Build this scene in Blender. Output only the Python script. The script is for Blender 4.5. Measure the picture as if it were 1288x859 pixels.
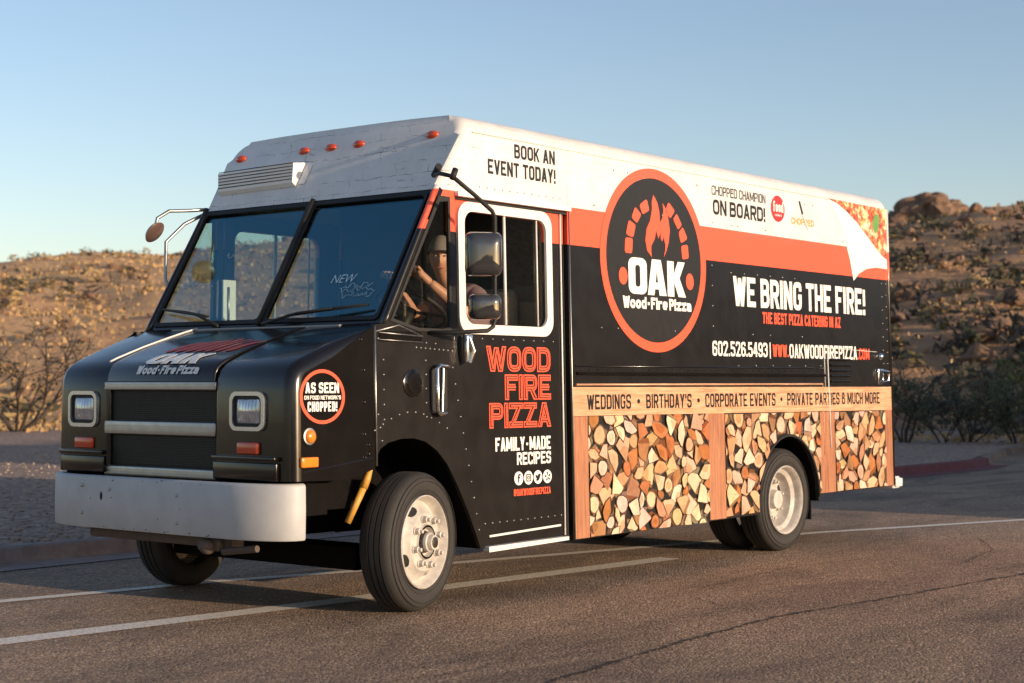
import bpy, bmesh, math, random
import numpy as np
from mathutils import Vector, Matrix, noise
R = math.radians
random.seed(7)
for o in list(bpy.data.objects): bpy.data.objects.remove(o)
SC = bpy.context.scene
COL = SC.collection

# ------------------------------------------------------------------ camera, sky, sun, exposure
cd = bpy.data.cameras.new('camera'); cam = bpy.data.objects.new('camera', cd); COL.objects.link(cam)
SC.camera = cam
cam.location = (-6.949, -6.344, 1.321)
YAW, PIT = R(38.731), R(1.502)
cam.rotation_euler = (R(90) + PIT, 0, YAW - R(90))
cd.sensor_width = 36; cd.lens = 57.16; cd.clip_start = .1; cd.clip_end = 4000
cd.dof.use_dof = True; cd.dof.focus_distance = 10.3; cd.dof.aperture_fstop = 3.0
SUN_EL = 9.4; SUN_X = .10
sv = Vector((SUN_X, -1, 0)).normalized(); sv = Vector((sv.x, sv.y, math.tan(R(SUN_EL)))).normalized()
w = bpy.data.worlds.new('World'); SC.world = w; w.use_nodes = True
nt = w.node_tree; bg = nt.nodes['Background']
sky = nt.nodes.new('ShaderNodeTexSky'); sky.sky_type = 'NISHITA'; sky.sun_disc = False
sky.sun_elevation = R(SUN_EL); sky.sun_rotation = math.atan2(sv.x, sv.y)
sky.altitude = 400; sky.air_density = 1.0; sky.dust_density = 1.0; sky.ozone_density = 1.6
tn = nt.nodes.new('ShaderNodeMix'); tn.data_type = 'RGBA'; tn.blend_type = 'MULTIPLY'; tn.inputs[0].default_value = 1
tn.inputs[7].default_value = (1.08, .99, 1.02, 1)
nt.links.new(sky.outputs[0], tn.inputs[6]); nt.links.new(tn.outputs[2], bg.inputs[0]); bg.inputs[1].default_value = .145
sd = bpy.data.lights.new('sun', 'SUN'); sun = bpy.data.objects.new('sun', sd); COL.objects.link(sun)
sd.energy = 3.9; sd.angle = R(.5); sd.color = (1, .78, .56)
sun.rotation_euler = (-sv).to_track_quat('-Z', 'Y').to_euler()
VS = SC.view_settings
VS.view_transform = 'Standard'; VS.look = 'None'; VS.gamma = 1; VS.use_curve_mapping = False
VS.exposure = .5
SC.render.engine = 'CYCLES'
SC.cycles.max_bounces = 8; SC.cycles.transparent_max_bounces = 16

# ------------------------------------------------------------------ materials
def srgb(r, g, b):
    f = lambda c: (c/255/12.92 if c/255 <= .04045 else ((c/255+.055)/1.055)**2.4)
    return (f(r), f(g), f(b), 1)
class NT:
    def __init__(s, name):
        s.m = bpy.data.materials.new(name); s.m.use_nodes = True; s.t = s.m.node_tree
        s.b = s.t.nodes['Principled BSDF']; s.out = s.t.nodes['Material Output']
    def n(s, typ, **kw):
        x = s.t.nodes.new(typ)
        for k, v in kw.items():
            if k[0] == '_': x.inputs[k[1:].replace('_', ' ')].default_value = v
            else: setattr(x, k, v)
        return x
    def l(s, a, b): s.t.links.new(a, b)
    def coord(s, kind='Object'): return s.n('ShaderNodeTexCoord').outputs[kind]
    def noise(s, vec, scale, detail=4, rough=.6, dist=0):
        x = s.n('ShaderNodeTexNoise', _Scale=scale, _Detail=detail, _Roughness=rough, _Distortion=dist)
        s.l(vec, x.inputs['Vector']); return x.outputs['Fac']
    def ramp(s, fac, stops, interp='LINEAR'):
        x = s.n('ShaderNodeValToRGB'); x.color_ramp.interpolation = interp; e = x.color_ramp.elements
        while len(e) < len(stops): e.new(.5)
        for i, (p, c) in enumerate(stops):
            e[i].position = p; e[i].color = c if len(c) == 4 else (*c, 1)
        s.l(fac, x.inputs[0]); return x.outputs[0]
    def math(s, op, a, b=None, c=None):
        x = s.n('ShaderNodeMath', operation=op)
        for i, v in enumerate((a, b, c)):
            if v is None: continue
            if isinstance(v, (int, float)): x.inputs[i].default_value = v
            else: s.l(v, x.inputs[i])
        return x.outputs[0]
    def mix(s, f, a, b, blend='MIX'):
        x = s.n('ShaderNodeMix', data_type='RGBA', blend_type=blend)
        for i, v in ((0, f), (6, a), (7, b)):
            if isinstance(v, (int, float)): x.inputs[i].default_value = v
            elif isinstance(v, tuple): x.inputs[i].default_value = v if len(v) == 4 else (*v, 1)
            else: s.l(v, x.inputs[i])
        return x.outputs[2]
    def sep(s, vec):
        x = s.n('ShaderNodeSeparateXYZ'); s.l(vec, x.inputs[0]); return x.outputs
    def comb(s, x, y, z=0):
        c = s.n('ShaderNodeCombineXYZ')
        for i, v in enumerate((x, y, z)):
            if isinstance(v, (int, float)): c.inputs[i].default_value = v
            else: s.l(v, c.inputs[i])
        return c.outputs[0]
    def bump(s, h, strength, dist=.01):
        x = s.n('ShaderNodeBump', _Strength=strength, _Distance=dist)
        s.l(h, x.inputs['Height']); s.l(x.outputs[0], s.b.inputs['Normal'])
    def set(s, **kw):
        for k, v in kw.items():
            i = s.b.inputs[k.replace('_', ' ')]
            if isinstance(v, (int, float, tuple)): i.default_value = v
            else: s.l(v, i)
        return s.m
def plain(name, col, rough=.5, metal=0, var=.12, scale=9, coat=0, bump=0):
    t = NT(name); f = t.noise(t.coord(), scale, 5)
    c = t.mix(f, tuple(x*(1-var) for x in col[:3]), tuple(min(1, x*(1+var)) for x in col[:3]))
    r = t.math('MULTIPLY_ADD', t.noise(t.coord(), scale*2.3, 4), .18, rough-.09)
    if bump: t.bump(t.noise(t.coord(), scale*6, 3), bump)
    return t.set(Base_Color=c, Roughness=r, Metallic=metal, Coat_Weight=coat)
BLACK = (.0095, .0075, .0062)
REDC = (.84, .115, .055)
M = {}
M['black'] = plain('black_paint', tuple(c*.7 for c in BLACK), .2, 0, .25, 3, .2, .0)
M['matt_black'] = plain('matt_black', (.008, .008, .008), .65)
M['under'] = plain('underbody_grime', (.007, .006, .0055), .85, 0, .4, 12, 0, .3)
M['under'].node_tree.nodes['Principled BSDF'].inputs['Specular IOR Level'].default_value = .08
M['nut'] = plain('worn_lug_steel', (.16, .145, .13), .35, .9, .3, 30)
M['rubber'] = plain('tyre_rubber', (.028, .025, .0225), .75, 0, .3, 14, 0, .12)
M['rim'] = plain('white_rim_paint', (.50, .46, .41), .5, 0, .55, 16, .1)
M['bumper'] = plain('bumper_paint', (.44, .44, .44), .55, 0, .2, 7, 0, .03)
M['chrome'] = plain('chrome', (.78, .77, .75), .16, 1, .1, 12)
M['bezel'] = plain('bright_bezel', (.62, .62, .62), .25, .75, .1, 12)
M['steel'] = plain('dull_steel', (.42, .41, .39), .42, 1, .25, 15)
M['alu'] = plain('white_trim', (.72, .70, .66), .4, .0, .1, 12)
M['red'] = plain('red_vinyl', REDC, .35, 0, .04, 4, .1)
M['white'] = plain('white_vinyl', (.80, .78, .73), .4, 0, .05, 5, .1)
M['ink'] = plain('black_vinyl', (.016, .014, .012), .4)
M['gold'] = plain('gold_vinyl', (.55, .33, .09), .4)
M['orange'] = plain('amber_lens', (.80, .22, .02), .2, 0, .1, 30, .6)
M['redlens'] = plain('red_orange_lens', (.55, .06, .015), .2, 0, .1, 30, .6)
M['interior'] = plain('cab_interior', (.06, .06, .06), .7, 0, .2, 8)
M['cream'] = plain('cab_inner_paint', (.55, .54, .47), .5, 0, .1, 8)
M['yellow'] = plain('yellow_rubber', (.60, .30, .05), .5, 0, .2, 14)
M['skin'] = plain('skin', (.50, .26, .17), .5, 0, .06, 20)
M['shirt'] = plain('mauve_shirt', (.22, .15, .16), .9, 0, .12, 30)
M['cap'] = plain('grey_cap_cloth', (.20, .18, .17), .85, 0, .1, 30)
M['hair'] = plain('brown_hair', (.03, .018, .01), .7)
M['jeans'] = plain('blue_jeans', (.05, .06, .10), .9)
M['seat'] = plain('grey_seat_vinyl', (.22, .20, .18), .6, 0, .1, 20)
M['paper'] = plain('pale_paper', (.5, .47, .4), .8)
M['stone'] = plain('pale_stone', (.33, .25, .19), .9, 0, .35, 3, 0, .5)
M['markwhite'] = plain('blue_chalk_marker', (.55, .75, .85), .7)

def brick(t):                                   # painted white brick print
    x, y, z = t.sep(t.coord())
    wob = t.noise(t.coord(), 5, 5, .7)
    u = t.math('ADD', t.math('SUBTRACT', x, y), t.math('MULTIPLY', wob, .14))
    v = t.math('ADD', z, t.math('MULTIPLY', t.noise(t.coord(), 4.1, 5, .7), .07))
    b = t.n('ShaderNodeTexBrick', _Scale=1, _Mortar_Size=.0032, _Mortar_Smooth=.8, _Brick_Width=.27, _Row_Height=.085)
    b.inputs['Color1'].default_value = (1, 1, 1, 1); b.inputs['Color2'].default_value = (.93, .93, .93, 1); b.inputs['Mortar'].default_value = (0, 0, 0, 1)
    t.l(t.comb(u, v), b.inputs['Vector'])
    mort = t.math('SUBTRACT', 1, b.outputs['Color'])
    brk = t.ramp(t.noise(t.coord(), 7, 5, .75), [(.46, (0, 0, 0)), (.60, (1, 1, 1))])
    crack = t.math('MULTIPLY', mort, brk)
    spk = t.ramp(t.noise(t.coord(), 26, 5, .75), [(.60, (0, 0, 0)), (.72, (1, 1, 1))])
    crack = t.math('MAXIMUM', t.math('MULTIPLY', crack, .95), t.math('MULTIPLY', spk, .30))
    hair = t.ramp(t.noise(t.comb(t.math('MULTIPLY', u, 2.2), t.math('MULTIPLY', v, 15)), 1, 6, .75, .4), [(.60, (0, 0, 0)), (.66, (1, 1, 1)), (.70, (0, 0, 0))])
    crack = t.math('MAXIMUM', crack, t.math('MULTIPLY', hair, .55))
    crack = t.math('MULTIPLY', crack, t.n('ShaderNodeMapRange').outputs[0]) if False else crack
    fade = t.n('ShaderNodeMapRange'); fade.inputs[1].default_value = .5; fade.inputs[2].default_value = .75; fade.inputs[3].default_value = 1; fade.inputs[4].default_value = .42
    t.l(x, fade.inputs[0]); crack = t.math('MULTIPLY', crack, fade.outputs[0])
    base = t.ramp(t.noise(t.coord(), 3.2, 6, .7), [(.3, (.60, .585, .56)), (.7, (.76, .745, .71))])
    return t.mix(crack, base, (.16, .14, .13))
t = NT('white_brick_wrap'); M['brick'] = t.set(Base_Color=brick(t), Roughness=.38, Coat_Weight=.15)
t = NT('striped_wrap')                          # white brick / red band / black, by height
x, y, z = t.sep(t.coord())
blk = t.mix(t.noise(t.coord(), 3, 5), tuple(c*.7 for c in BLACK), tuple(c*1.35 for c in BLACK))
c = t.mix(t.math('GREATER_THAN', z, 2.236), blk, (*REDC, 1))
c = t.mix(t.math('GREATER_THAN', z, 2.484), c, brick(t))
t.bump(t.noise(t.coord(), 1.7, 3), .25, .02)
M['wrap'] = t.set(Base_Color=c, Roughness=t.math('MULTIPLY_ADD', t.noise(t.coord(), 6, 5), .2, .22), Coat_Weight=.2)
t = NT('wood_plank_print')
x, y, z = t.sep(t.coord())
def grain(t, u, v, a, b):
    n1 = t.noise(t.comb(t.math('MULTIPLY', u, 3), t.math('MULTIPLY', v, 60)), 1, 6, .65, .8)
    n2 = t.noise(t.coord(), 2.5, 4)
    return t.mix(t.math('MULTIPLY_ADD', n1, 2.4, t.math('MULTIPLY_ADD', n2, .9, -1.05)), a, b)
PA, PB = (.38, .16, .075, 1), (.76, .46, .27, 1)
M['plank_h'] = t.set(Base_Color=grain(t, x, z, PA, PB), Roughness=.4, Coat_Weight=.15)
t = NT('wood_post_print'); x, y, z = t.sep(t.coord())
M['plank_v'] = t.set(Base_Color=grain(t, z, x, (.22, .085, .045, 1), (.50, .225, .12, 1)), Roughness=.4, Coat_Weight=.15)
t = NT('firewood_print')
at = t.n('ShaderNodeAttribute', attribute_name='col')
g = t.noise(t.coord(), 46, 6, .8, 3.5); g2 = t.noise(t.coord(), 11, 4, .7)
M['logs'] = t.set(Base_Color=t.mix(t.math('MULTIPLY_ADD', g, .8, t.math('MULTIPLY_ADD', g2, 1.0, -.18)), t.mix(.72, at.outputs['Color'], (.05, .016, .005, 1)), at.outputs['Color']), Roughness=.4, Coat_Weight=.15)
t = NT('pizza_print')
v = t.n('ShaderNodeTexVoronoi', _Scale=9, _Randomness=1); t.l(t.coord(), v.inputs['Vector'])
nz = t.noise(t.coord(), 13, 6, .7)
cc = t.ramp(nz, [(.34, (.10, .03, .01)), (.42, (.50, .06, .03)), (.50, (.72, .20, .08)), (.57, (.85, .60, .30)), (.66, (.88, .78, .55))])
M['pizza'] = t.set(Base_Color=t.mix(.25, cc, v.outputs['Color'], 'SOFT_LIGHT'), Roughness=.4)
M['basil'] = plain('green_leaf_print', (.13, .30, .07), .4, 0, .3, 14)
t = NT('grille_mesh'); x, y, z = t.sep(t.coord())
gx = t.math('SINE', t.math('MULTIPLY', y, 420)); gz = t.math('SINE', t.math('MULTIPLY', z, 420))
M['grille'] = t.set(Base_Color=t.mix(t.math('GREATER_THAN', t.math('MAXIMUM', gx, gz), .7), (.004, .004, .004, 1), (.022, .020, .019, 1)), Roughness=.6)
t = NT('headlight_lens'); x, y, z = t.sep(t.coord())
f = t.math('SINE', t.math('MULTIPLY', y, 260))
t.bump(f, .25, .004); M['lens'] = t.set(Base_Color=t.mix(t.noise(t.coord(), 14, 3), (.22, .24, .27, 1), (.7, .72, .74, 1)), Roughness=.12, Metallic=.55, Coat_Weight=1.0)
def glassmat(name, tint, gl=(1, 1, 1, 1), f0=.04):
    t = NT(name); t.t.nodes.remove(t.b)
    tr = t.n('ShaderNodeBsdfTransparent', _Color=tuple(math.sqrt(c) for c in tint[:3])+(1,)); g = t.n('ShaderNodeBsdfGlossy', _Color=gl, _Roughness=.012)
    lw = t.n('ShaderNodeLayerWeight', _Blend=.5)
    f = t.math('MULTIPLY_ADD', t.math('POWER', lw.outputs['Facing'], 5), 1-f0, f0)
    mx = t.n('ShaderNodeMixShader'); t.l(f, mx.inputs[0]); t.l(tr.outputs[0], mx.inputs[1]); t.l(g.outputs[0], mx.inputs[2])
    t.l(mx.outputs[0], t.out.inputs[0]); return t.m
M['glass'] = glassmat('side_glass', (.78, .77, .68, 1), (1, .93, .82, 1), .09)
M['wsglass'] = glassmat('blue_tinted_windshield', (.72, .94, .90, 1), (.26, .54, .66, 1), .19)
M['mirror'] = plain('mirror_glass', (.75, .76, .78), .03, 1, .02)

# ------------------------------------------------------------------ mesh helpers
def mesh_ob(name, me, mats, parent=None, smooth=None):
    me.name = name
    me.materials.clear()
    for m in (mats if isinstance(mats, (list, tuple)) else [mats]): me.materials.append(m)
    o = bpy.data.objects.new(name, me); COL.objects.link(o)
    if smooth is not None:
        me.shade_smooth(); me.set_sharp_from_angle(angle=R(smooth))
    if parent: adopt(o, parent)
    return o
def adopt(o, parent):
    o.parent = parent
    bpy.context.view_layer.update()
    o.matrix_parent_inverse = parent.matrix_world.inverted()
def obj(name, bm, mats, parent=None, smooth=None, norm=True):
    if norm: bmesh.ops.recalc_face_normals(bm, faces=bm.faces)
    me = bpy.data.meshes.new(name); bm.to_mesh(me); bm.free()
    return mesh_ob(name, me, mats, parent, smooth)
def tag(o, label=None, cat=None, group=None, kind=None):
    if label: o['label'] = label
    if cat: o['category'] = cat
    if group: o['group'] = group
    if kind: o['kind'] = kind
    return o
def empty(name, loc):
    o = bpy.data.objects.new(name, None); COL.objects.link(o); o.location = loc; o.empty_display_size = .3
    bpy.context.view_layer.update(); return o
def box(bm, a, b, mi=0, bevel=0):
    vs = [bm.verts.new((x, y, z)) for x in (a[0], b[0]) for y in (a[1], b[1]) for z in (a[2], b[2])]
    fs = [bm.faces.new([vs[i] for i in q]) for q in ((0, 1, 3, 2), (4, 6, 7, 5), (0, 4, 5, 1), (2, 3, 7, 6), (0, 2, 6, 4), (1, 5, 7, 3))]
    for f in fs: f.material_index = mi
    if bevel:
        es = {e for f in fs for e in f.edges}
        r = bmesh.ops.bevel(bm, geom=list(es), offset=bevel, segments=3, affect='EDGES', profile=.5)
        for f in r['faces']: f.material_index = mi
def tube(bm, pts, rad, n=8, mi=0, cap=True):
    pts = [Vector(p) for p in pts]; rads = rad if isinstance(rad, (list, tuple)) else [rad]*len(pts)
    rings = []; up = None
    for i, p in enumerate(pts):
        d = (pts[min(i+1, len(pts)-1)] - pts[max(i-1, 0)]).normalized()
        if up is None: up = Vector((0, 0, 1)) if abs(d.z) < .9 else Vector((1, 0, 0))
        a = d.cross(up).normalized(); b = a.cross(d).normalized(); up = b
        rings.append([bm.verts.new(p + (a*math.cos(2*math.pi*k/n) + b*math.sin(2*math.pi*k/n))*rads[i]) for k in range(n)])
    for r0, r1 in zip(rings, rings[1:]):
        for k in range(n):
            f = bm.faces.new((r0[k], r0[(k+1) % n], r1[(k+1) % n], r1[k])); f.material_index = mi; f.smooth = True
    if cap:
        for r in (rings[0][::-1], rings[-1]):
            f = bm.faces.new(r); f.material_index = mi
def lathe(bm, prof, fmap, n=48, mi=0, closed=False, cap=True):      # prof: (r, a); fmap(r cos, r sin, a) -> point
    rings = []
    for r, a in prof:
        rings.append([bm.verts.new(fmap(r*math.cos(2*math.pi*k/n), r*math.sin(2*math.pi*k/n), a)) for k in range(n)])
    pr = list(zip(rings, rings[1:]))
    if closed: pr.append((rings[-1], rings[0]))
    for r0, r1 in pr:
        for k in range(n):
            f = bm.faces.new((r0[k], r0[(k+1) % n], r1[(k+1) % n], r1[k])); f.material_index = mi
    if not closed and cap:
        for r in (rings[0], rings[-1]):
            try: bm.faces.new(r).material_index = mi
            except ValueError: pass
def ball(bm, c, r, n=10, mi=0, sc=(1, 1, 1)):
    m = Matrix.Translation(c) @ Matrix.Diagonal((r*sc[0], r*sc[1], r*sc[2], 1))
    g = bmesh.ops.create_uvsphere(bm, u_segments=n, v_segments=max(4, n//2+1), radius=1, matrix=m)
    for v in g['verts']:
        for f in v.link_faces: f.material_index = mi; f.smooth = True
def circle(cx, cz, rx, rz=None, n=40):
    rz = rx if rz is None else rz
    return [(cx+rx*math.cos(2*math.pi*k/n), cz+rz*math.sin(2*math.pi*k/n)) for k in range(n)]
def rrect(x0, x1, z0, z1, r, n=6):
    o = []
    for cx, cz, a in ((x1-r, z0+r, -90), (x1-r, z1-r, 0), (x0+r, z1-r, 90), (x0+r, z0+r, 180)):
        for k in range(n+1):
            th = R(a + 90*k/n); o.append((cx+r*math.cos(th), cz+r*math.sin(th)))
    return o
def chaikin(l, it=1):
    for _ in range(it):
        o = []
        for a, b in zip(l, l[1:]+l[:1]):
            o += [(a[0]*.75+b[0]*.25, a[1]*.75+b[1]*.25), (a[0]*.25+b[0]*.75, a[1]*.25+b[1]*.75)]
        l = o
    return l
DG = bpy.context.evaluated_depsgraph_get
def curve_mesh(cu):
    o = bpy.data.objects.new('tmp', cu); COL.objects.link(o); bpy.context.view_layer.update()
    me = bpy.data.meshes.new_from_object(o.evaluated_get(DG())); bpy.data.objects.remove(o); bpy.data.curves.remove(cu); return me
def fill(loops, th):
    cu = bpy.data.curves.new('c', 'CURVE'); cu.dimensions = '2D'; cu.fill_mode = 'BOTH'; cu.extrude = th/2
    for lp in loops:
        s = cu.splines.new('POLY'); s.points.add(len(lp)-1); s.use_cyclic_u = True
        for p, q in zip(s.points, lp): p.co = (q[0], q[1], 0, 1)
    return curve_mesh(cu)
def warp(me, mp, w0, th):
    for v in me.vertices: v.co = mp(v.co.x, v.co.y, v.co.z + th/2 + w0)
def flat(name, loops, mp, w0, th, mat, parent=None):
    me = fill(loops, th); warp(me, mp, w0, th)
    bm = bmesh.new(); bm.from_mesh(me); bpy.data.meshes.remove(me)
    return obj(name, bm, mat, parent)
def text_me(s, box_, off=0, th=.0012, shear=0, sp=1.0):
    cu = bpy.data.curves.new('t', 'FONT'); cu.body = s; cu.size = 1; cu.offset = off; cu.extrude = th/2; cu.shear = shear
    cu.space_character = sp; cu.resolution_u = 4
    me = curve_mesh(cu)
    X = [v.co.x for v in me.vertices]; Y = [v.co.y for v in me.vertices]
    x0, x1, y0, y1 = min(X), max(X), min(Y), max(Y)
    for v in me.vertices:
        v.co.x = box_[0] + (v.co.x-x0)/(x1-x0)*(box_[1]-box_[0]); v.co.y = box_[2] + (v.co.y-y0)/(y1-y0)*(box_[3]-box_[2])
    return me
def text(s, box_, mp, w0, mat, parent, off=0, th=.0012, name='lettering', shear=0, sp=1.0):
    me = text_me(s, box_, off, th, shear, sp); warp(me, mp, w0, th)
    bm = bmesh.new(); bm.from_mesh(me); bpy.data.meshes.remove(me)
    return obj(name, bm, mat, parent)

# mappings (u to the right, v up, w outwards)
S = .024; W_ = 2.17
side = lambda u, v, w: Vector((u, S*(v-1.2) - w, v))
far = lambda u, v, w: Vector((u, W_ - S*(v-1.2) + w, v))
XW = lambda z: -.153 + .575*(z-1.70)
nw = Vector((-1, 0, .575)).normalized(); dwv = Vector((.575, 0, 1))
def wsm(u, v, w): return Vector((XW(v), 1.085-u, v)) + nw*w       # v is the height z
front = lambda u, v, w: Vector((-.92 - w, 1.085-u, v))
yn = lambda z: S*(z-1.2)


# a condensed sign-writer's alphabet drawn as strokes (p open, c closed, d diagonal with level ends)
r_ = 'r'
GL = {
'A': [('d', 0, 0, .5, 1), ('d', 1, 0, .5, 1), ('b', (.2, .25), (.8, .25))],
'B': [('c', (0, 0), (1, 0, 1), (1, .53, 1), (0, .53)), ('c', (0, .53), (.95, .53, 1), (.95, 1, 1), (0, 1))],
'C': [('b', (1, .70), (1, 1, 1), (0, 1, 1), (0, 0, 1), (1, 0, 1), (1, .30))],
'D': [('c', (0, 0), (1, 0, 1), (1, 1, 1), (0, 1))],
'E': [('p', (1, 0), (0, 0), (0, 1), (1, 1)), ('b', (0, .5), (1, .5))],
'F': [('p', (0, 0), (0, 1), (1, 1)), ('b', (0, .5), (.95, .5))],
'G': [('b', (1, .72), (1, 1, 1), (0, 1, 1), (0, 0, 1), (1, 0, 1), (1, .47), (.6, .47))],
'H': [('p', (0, 0), (0, 1)), ('p', (1, 0), (1, 1)), ('b', (0, .5), (1, .5))],
'I': [('p', (0, 0), (0, 1))],
'K': [('p', (0, 0), (0, 1)), ('d', .1, .40, 1, 1), ('d', 1, 0, .35, .60)],
'L': [('p', (0, 1), (0, 0), (1, 0))],
'M': [('p', (0, 0), (0, 1)), ('p', (1, 0), (1, 1)), ('d', 0, 1, .5, .15), ('d', 1, 1, .5, .15)],
'N': [('p', (0, 0), (0, 1)), ('p', (1, 0), (1, 1)), ('d', 0, 1, 1, 0)],
'O': [('c', (0, 0, 1), (1, 0, 1), (1, 1, 1), (0, 1, 1))],
'P': [('p', (0, 0), (0, .45)), ('c', (0, .45), (1, .45, 1), (1, 1, 1), (0, 1))],
'R': [('p', (0, 0), (0, .46)), ('c', (0, .46), (1, .46, 1), (1, 1, 1), (0, 1)), ('d', .55, .46, 1.02, 0)],
'S': [('b', (1, .74), (1, 1, 1), (0, 1, 1), (0, .5, 1), (1, .5, 1), (1, 0, 1), (0, 0, 1), (0, .26))],
'T': [('p', (0, 1), (1, 1)), ('p', (.5, 0), (.5, 1))],
'U': [('p', (0, 1), (0, 0, 1), (1, 0, 1), (1, 1))],
'V': [('d', 0, 1, .5, 0), ('d', 1, 1, .5, 0)],
'W': [('d', 0, 1, .26, 0), ('d', .5, .95, .26, 0), ('d', .5, .95, .74, 0), ('d', 1, 1, .74, 0)],
'Y': [('d', 0, 1, .5, .40), ('d', 1, 1, .5, .40), ('p', (.5, 0), (.5, .42))],
'Z': [('p', (0, 1), (1, 1)), ('p', (0, 0), (1, 0)), ('d', 0, 0, 1, 1)],
'0': [('c', (0, 0, 1), (1, 0, 1), (1, 1, 1), (0, 1, 1))],
'2': [('b', (0, .74), (0, 1, 1), (1, 1, 1), (1, .62, .6)), ('d', .02, .0, 1, .66), ('p', (0, 0), (1, 0))],
'3': [('b', (0, .76), (0, 1, 1), (1, 1, 1), (1, .53, 1), (.35, .53)), ('b', (.35, .53), (1, .53, 1), (1, 0, 1), (0, 0, 1), (0, .24))],
'4': [('p', (.75, 0), (.75, 1)), ('d', .0, .25, .62, 1), ('p', (0, .25), (1, .25))],
'5': [('b', (1, 1), (0, 1), (0, .58), (1, .58, 1), (1, 0, 1), (0, 0, 1), (0, .22))],
'6': [('c', (0, 0, 1), (1, 0, 1), (1, .55, 1), (0, .55, 1)), ('b', (0, .3), (0, 1, 1), (1, 1, 1), (1, .76))],
'9': [('c', (0, .45, 1), (1, .45, 1), (1, 1, 1), (0, 1, 1)), ('b', (1, .7), (1, 0, 1), (0, 0, 1), (0, .24))],
'&': [('p', (1, .42), (1, 0, 1), (0, 0, 1), (0, .54, 1), (.8, .54, 1), (.8, 1, 1), (.1, 1, 1), (.1, .7))],
'!': [('b', (0, .30), (0, 1.08)), ('p', (0, 0), (0, .02))],
"'": [('b', (0, .68), (0, 1.08))], '.': [('p', (0, 0), (0, .02))], '-': [('b', (0, .45), (1, .45))], '|': [('p', (0, 0), (0, 1))],
'•': [('c', (.1, .42, 1), (.9, .42, 1), (.9, .6, 1), (.1, .6, 1))],
'@': [('b', (1, .0), (0, 0, 1), (0, 1, 1), (1, 1, 1), (1, .3, 1), (.5, .3)), ('c', (.4, .3, 1), (.7, .3, 1), (.7, .7, 1), (.4, .7, 1))],
'a': [('p', (0, .66), (1, .66, 1), (1, 0)), ('c', (0, 0, 1), (1, 0), (1, .36), (0, .36, 1))],
'd': [('c', (0, 0, 1), (1, 0), (1, .66), (0, .66, 1)), ('p', (1, 0), (1, 1))],
'e': [('b', (1, .04), (0, 0, 1), (0, .66, 1), (1, .66, 1), (1, .32), (.1, .32))],
'f': [('p', (.3, 0), (.3, 1, 1), (1, 1)), ('b', (-.2, .62), (.95, .62))],
'i': [('p', (0, 0), (0, .66)), ('p', (0, .97), (0, 1))],
'k': [('p', (0, 0), (0, 1)), ('d', .1, .28, 1, .76), ('d', 1, 0, .3, .46)],
'n': [('p', (0, 0), (0, .66), (1, .66, 1), (1, 0))],
'o': [('c', (0, 0, 1), (1, 0, 1), (1, .66, 1), (0, .66, 1))],
'r': [('p', (0, 0), (0, .66), (1, .66))],
't': [('p', (.4, 1), (.4, 0, .6), (1, 0)), ('b', (-.2, .66), (1.1, .66))],
'w': [('d', 0, .8, .26, 0), ('d', .5, .8, .26, 0), ('d', .5, .8, .74, 0), ('d', 1, .8, .74, 0)],
'z': [('p', (0, .66), (1, .66)), ('p', (0, 0), (1, 0)), ('d', 0, 0, 1, .78)],
}
GL['g'] = GL['e']
WID = {'M': 1.45, 'W': 1.5, 'w': 1.35, 'I': 0, '!': 0, "'": 0, '.': 0, '|': 0, 'i': 0, '-': .6, '•': .5, '@': 1.3, 'r': .75, 'f': .75, 't': .75, 'L': .88, 'F': .9, 'E': .92, 'T': .95}
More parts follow.
